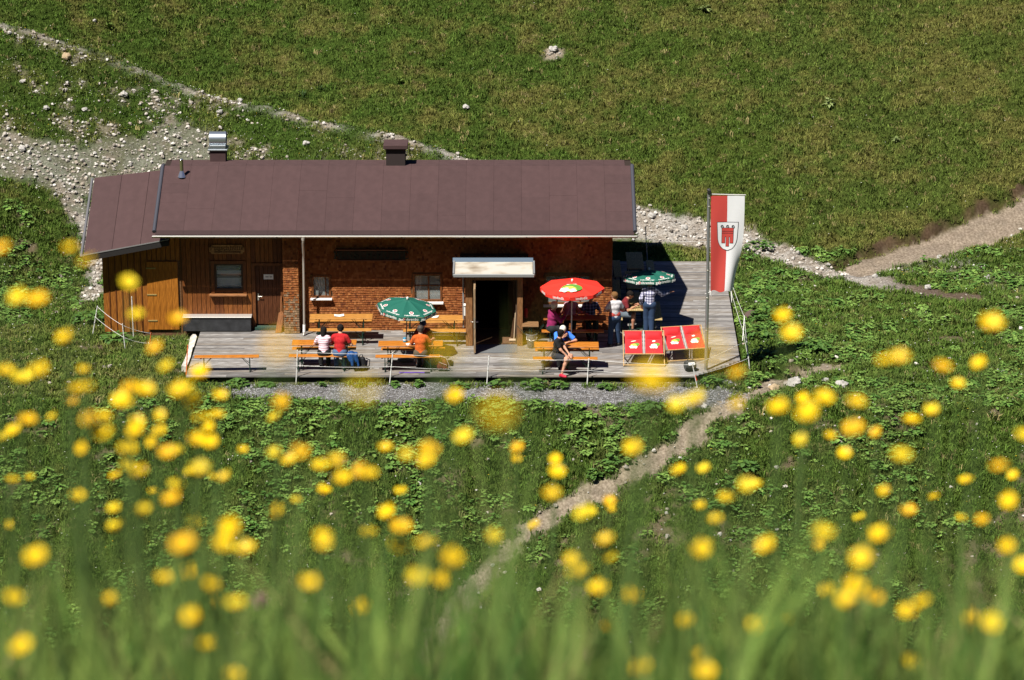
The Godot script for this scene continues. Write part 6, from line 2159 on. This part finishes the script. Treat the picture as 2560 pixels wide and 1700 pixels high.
	for i in 2:
		g = Geo.new()
		var fd: Vector3 = V(kn[i].x - hip[i].x, 0, kn[i].z - hip[i].z) if sit else V(0.15 * (1 if i == 0 else -1), 0, 1)
		if o.has("foot"): fd = o.foot
		fd = fd.normalized()
		var heel: Vector3 = V(an[i].x, 0.05, an[i].z) - fd * 0.045
		blob(g, [[heel, heel + fd * 0.12, 0.045, 0.043], [heel + fd * 0.11, heel + fd * 0.2, 0.046, 0.036], [an[i], heel, 0.042, 0.046]], 0.0125, 0.02, 0.0)
		for q in g.v.size():
			if g.v[q].y < 0.004: g.v[q].y = 0.004
		part("shoe", g, o.get("shoes", mat("dark_shoe", Color(0.02, 0.02, 0.022), 0.6)), root)
	return root

func cloth_mat(key: String, c: Color, t := "", sc := 6.0) -> StandardMaterial3D:
	var m := mat(key, c, 0.85, 0.0, t, Vector3.ONE * sc, false)
	m.rim_enabled = true
	m.rim = 0.15
	return m

func build_people() -> void:
	var black := cloth_mat("black_cloth", Color(0.013, 0.013, 0.015))
	var jeans := cloth_mat("jeans", Color(0.03, 0.06, 0.13), "rough", 5.0)
	var pale_jeans := cloth_mat("pale_jeans", Color(0.1, 0.16, 0.29), "rough", 5.0)
	var dark_hair := mat("dark_hair", Color(0.016, 0.013, 0.012), 0.6)
	var brown_hair := mat("brown_hair", Color(0.16, 0.085, 0.035), 0.6)
	var blond := mat("blond_hair", Color(0.55, 0.42, 0.22), 0.6)
	var white_hair := mat("white_hair", Color(0.6, 0.57, 0.5), 0.6)
	var grey_hair := mat("grey_hair", Color(0.3, 0.29, 0.28), 0.6)
	for m in [dark_hair, brown_hair, blond, white_hair, grey_hair]:
		m.roughness = 0.9
		m.metallic_specular = 0.15
	var tan := mat("tanned_skin", Color(0.4, 0.19, 0.12), 0.55)
	var b := PI
	person("person seated from behind in a pink striped shirt, dark shoulder length hair", V(-5.6, 0, 3.98), b, {s = 0.95, lean = 0.12, hy = -0.15, hp = 0.2, wl = V(0.2, 0.82, 0.36), wr = V(-0.12, 0.83, 0.4), sleeve = "short", shirt = cloth_mat("striped_cloth", Color(1, 1, 1), "stripe", 7.5), trousers = black, hair = dark_hair, hair_len = 0.1})
	person("person seated from behind in a plain red shirt and blue jeans", V(-5.12, 0, 3.99), b - 0.1, {s = 1.03, w = 1.12, lean = 0.22, hp = 0.35, wl = V(0.2, 0.84, 0.35), wr = V(-0.22, 0.84, 0.35), shirt = cloth_mat("red_cloth", Color(0.56, 0.02, 0.025), "soft", 5.0), trousers = pale_jeans, hair = dark_hair, belt = cloth_mat("dark_red_belt", Color(0.15, 0.01, 0.01)), kl = V(0.16, 0.53, 0.4), al = V(0.14, 0.09, 0.16), kr = V(-0.1, 0.53, 0.42), ar = V(-0.1, 0.09, 0.1)})
	person("person seated from behind in an orange shirt under the green umbrella", V(-2.72, 0, 4.05), b, {s = 1.02, w = 1.05, lean = 0.16, hp = 0.25, wl = V(0.2, 0.84, 0.36), wr = V(-0.3, 0.83, 0.38), shirt = cloth_mat("orange_cloth", Color(0.66, 0.13, 0.02), "soft", 5.0), trousers = cloth_mat("olive_shorts", Color(0.09, 0.07, 0.045)), leg = "short", hair = mat("grey_brown_hair", Color(0.05, 0.04, 0.035), 0.6), skin = tan})
	person("person in a dark blue cap and dark red top facing the orange shirted one", V(-2.66, 0, 3.3), 0.0, {s = 1.03, lean = 0.14, hp = 0.1, wl = V(0.25, 0.84, 0.32), wr = V(-0.2, 0.84, 0.32), shirt = cloth_mat("dark_red_cloth", Color(0.13, 0.02, 0.015)), trousers = black, cap = cloth_mat("navy_cap", Color(0.02, 0.028, 0.075)), hair = dark_hair, skin = tan})
	person("white haired person in a magenta sweater reading a menu at the shaded table", V(1.2, 0, 1.55), 1.95, {s = 1.02, w = 1.08, lean = 0.1, hy = 0.25, wl = V(0.16, 0.93, 0.4), wr = V(-0.08, 0.9, 0.42), pl = V(0.5, -1, 0), pr = V(-0.5, -1, 0), sleeve = "long", shirt = cloth_mat("magenta_cloth", Color(0.33, 0.022, 0.13), "soft", 5.0), trousers = cloth_mat("dark_trousers", Color(0.02, 0.022, 0.025)), hair = white_hair, curl = 0.8, kl = V(0.06, 0.53, 0.42), kr = V(-0.15, 0.53, 0.42)})
	person("blond person in a pale pink top behind the shaded table", V(1.82, 0, 0.56), -0.1, {s = 0.97, lean = 0.08, hy = 0.1, wl = V(0.22, 0.82, 0.4), wr = V(-0.2, 0.82, 0.4), sleeve = "none", shirt = cloth_mat("pale_pink_cloth", Color(0.42, 0.22, 0.29)), trousers = black, hair = blond, hair_len = 0.04, skin = tan})
	person("grey haired person in a dark checked shirt behind the shaded table", V(2.4, 0, 0.55), 0.15, {s = 1.0, w = 1.1, lean = 0.15, wl = V(0.22, 0.82, 0.38), wr = V(-0.2, 0.82, 0.38), sleeve = "short", shirt = cloth_mat("dark_check_cloth", Color(0.7, 0.7, 0.75), "plaid_dark", 5.0), trousers = black, hair = grey_hair, skin = tan})
	person("pale haired person in a blue shirt resting the face in one hand", V(1.5, 0, 3.38), 0.05, {s = 1.0, w = 1.08, lean = 0.42, hp = 0.3, wl = V(0.18, 0.82, 0.4), wr = V(-0.0, 0.97, 0.4), pr = V(-0.7, -0.9, 0.4), pl = V(0.9, -0.6, 0.2), palm_r = V(0.1, 0.3, -1), shirt = cloth_mat("deep_blue_cloth", Color(0.008, 0.02, 0.19), "soft", 5.0), yoke = cloth_mat("bright_blue_cloth", Color(0.05, 0.2, 0.78)), trousers = black, hair = white_hair, curl = 0.3})
	person("person in a black shirt and grey shorts sitting sideways with red shoes", V(1.32, 0, 4.24), 1.15, {s = 0.98, lean = 0.12, side = -0.05, hy = 1.2, hp = 0.2, wl = V(0.02, 0.64, 0.4), wr = V(-0.12, 0.6, 0.4), pl = V(0.6, -0.7, -0.5), shirt = black, trousers = cloth_mat("grey_shorts", Color(0.035, 0.038, 0.045), "rough", 6.0), leg = "short", hair = dark_hair, shoes = mat("red_shoe", Color(0.48, 0.02, 0.05), 0.5), kl = V(0.2, 0.535, 0.38), al = V(0.26, 0.09, 0.1), kr = V(-0.2, 0.55, 0.41), ar = V(-0.3, 0.09, 0.3), foot = V(-0.3, 0, 1)})
	person("standing person from behind in a white shirt and jeans beside the shaded table", V(3.13, 0, 1.6), b + 0.25, {sit = false, s = 0.985, lean = 0.02, hy = 0.75, wl = V(0.12, 1.08, 0.22), wr = V(-0.1, 1.08, 0.22), pl = V(0.8, -0.6, -0.2), pr = V(-0.8, -0.6, -0.2), shirt = cloth_mat("white_cloth", Color(0.72, 0.7, 0.74), "soft", 4.0), trousers = jeans, hair = brown_hair, belt = cloth_mat("red_belt", Color(0.4, 0.06, 0.05)), kl = V(0.11, 0.5, 0.03), al = V(0.14, 0.085, 0.0), kr = V(-0.1, 0.5, 0.03), ar = V(-0.13, 0.085, 0.04)})
	person("standing person in a white and blue checked shirt pointing right under the umbrella", V(4.24, 0, 0.42), b - 0.1, {sit = false, s = 1.04, lean = 0.04, hy = -0.2, wl = V(0.25, 0.93, 0.04), wr = V(-0.6, 1.3, 0.25), pr = V(0, -1, 0), pl = V(0.4, 0.0, -0.9), sleeve = "long", shirt = cloth_mat("check_cloth", Color(0.85, 0.85, 0.9), "plaid", 6.0), trousers = jeans, hair = dark_hair, skin = tan, shoes = mat("brown_shoe", Color(0.06, 0.03, 0.02), 0.6), kl = V(0.1, 0.53, 0.04), al = V(0.1, 0.085, 0.0), kr = V(-0.07, 0.53, 0.0), ar = V(-0.07, 0.085, -0.06)})
	person("seated person in a dark red patterned shirt and grey shorts leaning on the side table", V(3.36, 0, 0.05), 1.45, {s = 0.98, lean = 0.42, hp = 0.2, wl = V(0.15, 0.83, 0.42), wr = V(-0.12, 0.83, 0.45), shirt = cloth_mat("red_print_cloth", Color(0.8, 0.8, 0.8), "red_print", 5.0), trousers = cloth_mat("blue_grey_shorts", Color(0.1, 0.13, 0.16)), leg = "short", hair = dark_hair, skin = tan})
	# the menu in the reader's hands
	var o := thing("menu_folder", "violet grey menu folder held up by the magenta sweater person", "menu", V(1.66, 0.86, 1.42), 1.75)
	for d in [-1.0, 1.0]:
		var g := Geo.new()
		g.cbox(V(d * 0.085, 0.12, 0.0), V(0.17, 0.26, 0.006), 0.001, Basis(Vector3.UP, d * 0.35) * Basis(Vector3.RIGHT, 0.35))
		part("cover", g, mat("menu_cover", Color(0.3, 0.16, 0.26), 0.6), o)

# ---------------------------------------------------------------- everything in order
func _ready() -> void:
	var cam := Camera3D.new()
	cam.name = "camera"
	add_child(cam)
	cam.position = V(0, 28.5, 90)
	cam.rotation_degrees = V(-17.76, 0, 0)
	cam.near = 0.1
	cam.far = 600.0
	cam.current = true
	var lens := CameraAttributesPhysical.new()
	lens.frustum_focal_length = 107.29
	lens.frustum_focus_distance = 93.0
	lens.frustum_near = 0.1
	lens.frustum_far = 600.0
	lens.exposure_aperture = 6.6
	cam.attributes = lens
	cam.fov = 12.76
	var sky_m := ProceduralSkyMaterial.new()
	sky_m.sky_top_color = Color(0.11, 0.24, 0.5)
	sky_m.sky_horizon_color = Color(0.42, 0.55, 0.7)
	sky_m.sky_curve = 0.12
	sky_m.ground_bottom_color = Color(0.1, 0.12, 0.06)
	sky_m.ground_horizon_color = Color(0.3, 0.36, 0.38)
	sky_m.sky_energy_multiplier = 0.66
	sky_m.ground_energy_multiplier = 0.5
	var sky := Sky.new()
	sky.sky_material = sky_m
	var env := Environment.new()
	env.background_mode = Environment.BG_SKY
	env.sky = sky
	env.tonemap_mode = Environment.TONE_MAPPER_LINEAR
	env.tonemap_exposure = 1.85
	env.sdfgi_enabled = true
	env.ssao_enabled = true
	env.ssil_enabled = true
	var we := WorldEnvironment.new()
	we.name = "world_environment"
	we.environment = env
	add_child(we)
	var sun := DirectionalLight3D.new()
	sun.name = "sun"
	add_child(sun)
	sun.look_at_from_position(Vector3.ZERO, V(0.4, -1.0, -0.5))
	sun.light_energy = 1.45
	sun.light_color = Color(1.0, 0.975, 0.93)
	sun.light_angular_distance = 0.5
	sun.shadow_enabled = true

	n1.seed = 3
	n1.frequency = 0.11
	n1.fractal_octaves = 3
	n2.seed = 8
	n2.frequency = 0.5
	n2.fractal_octaves = 3
	n3.seed = 15
	n3.frequency = 2.2
	n3.fractal_octaves = 2
	make_textures()
	build_land()
	build_hut()
	build_deck()
	build_furniture()
	build_umbrellas()
	deck_chair("red double deck chair directly right of the orange tables", V(3.95, 0, 3.46), 0.0, 1.22)
	deck_chair("red double deck chair turned slightly, next to the flag pole", V(5.24, 0, 2.98), 0.2, 1.24)
	build_flag()
	build_fences()
	build_people()
	build_plants_and_stones()
	build_cover()
	build_foreground()
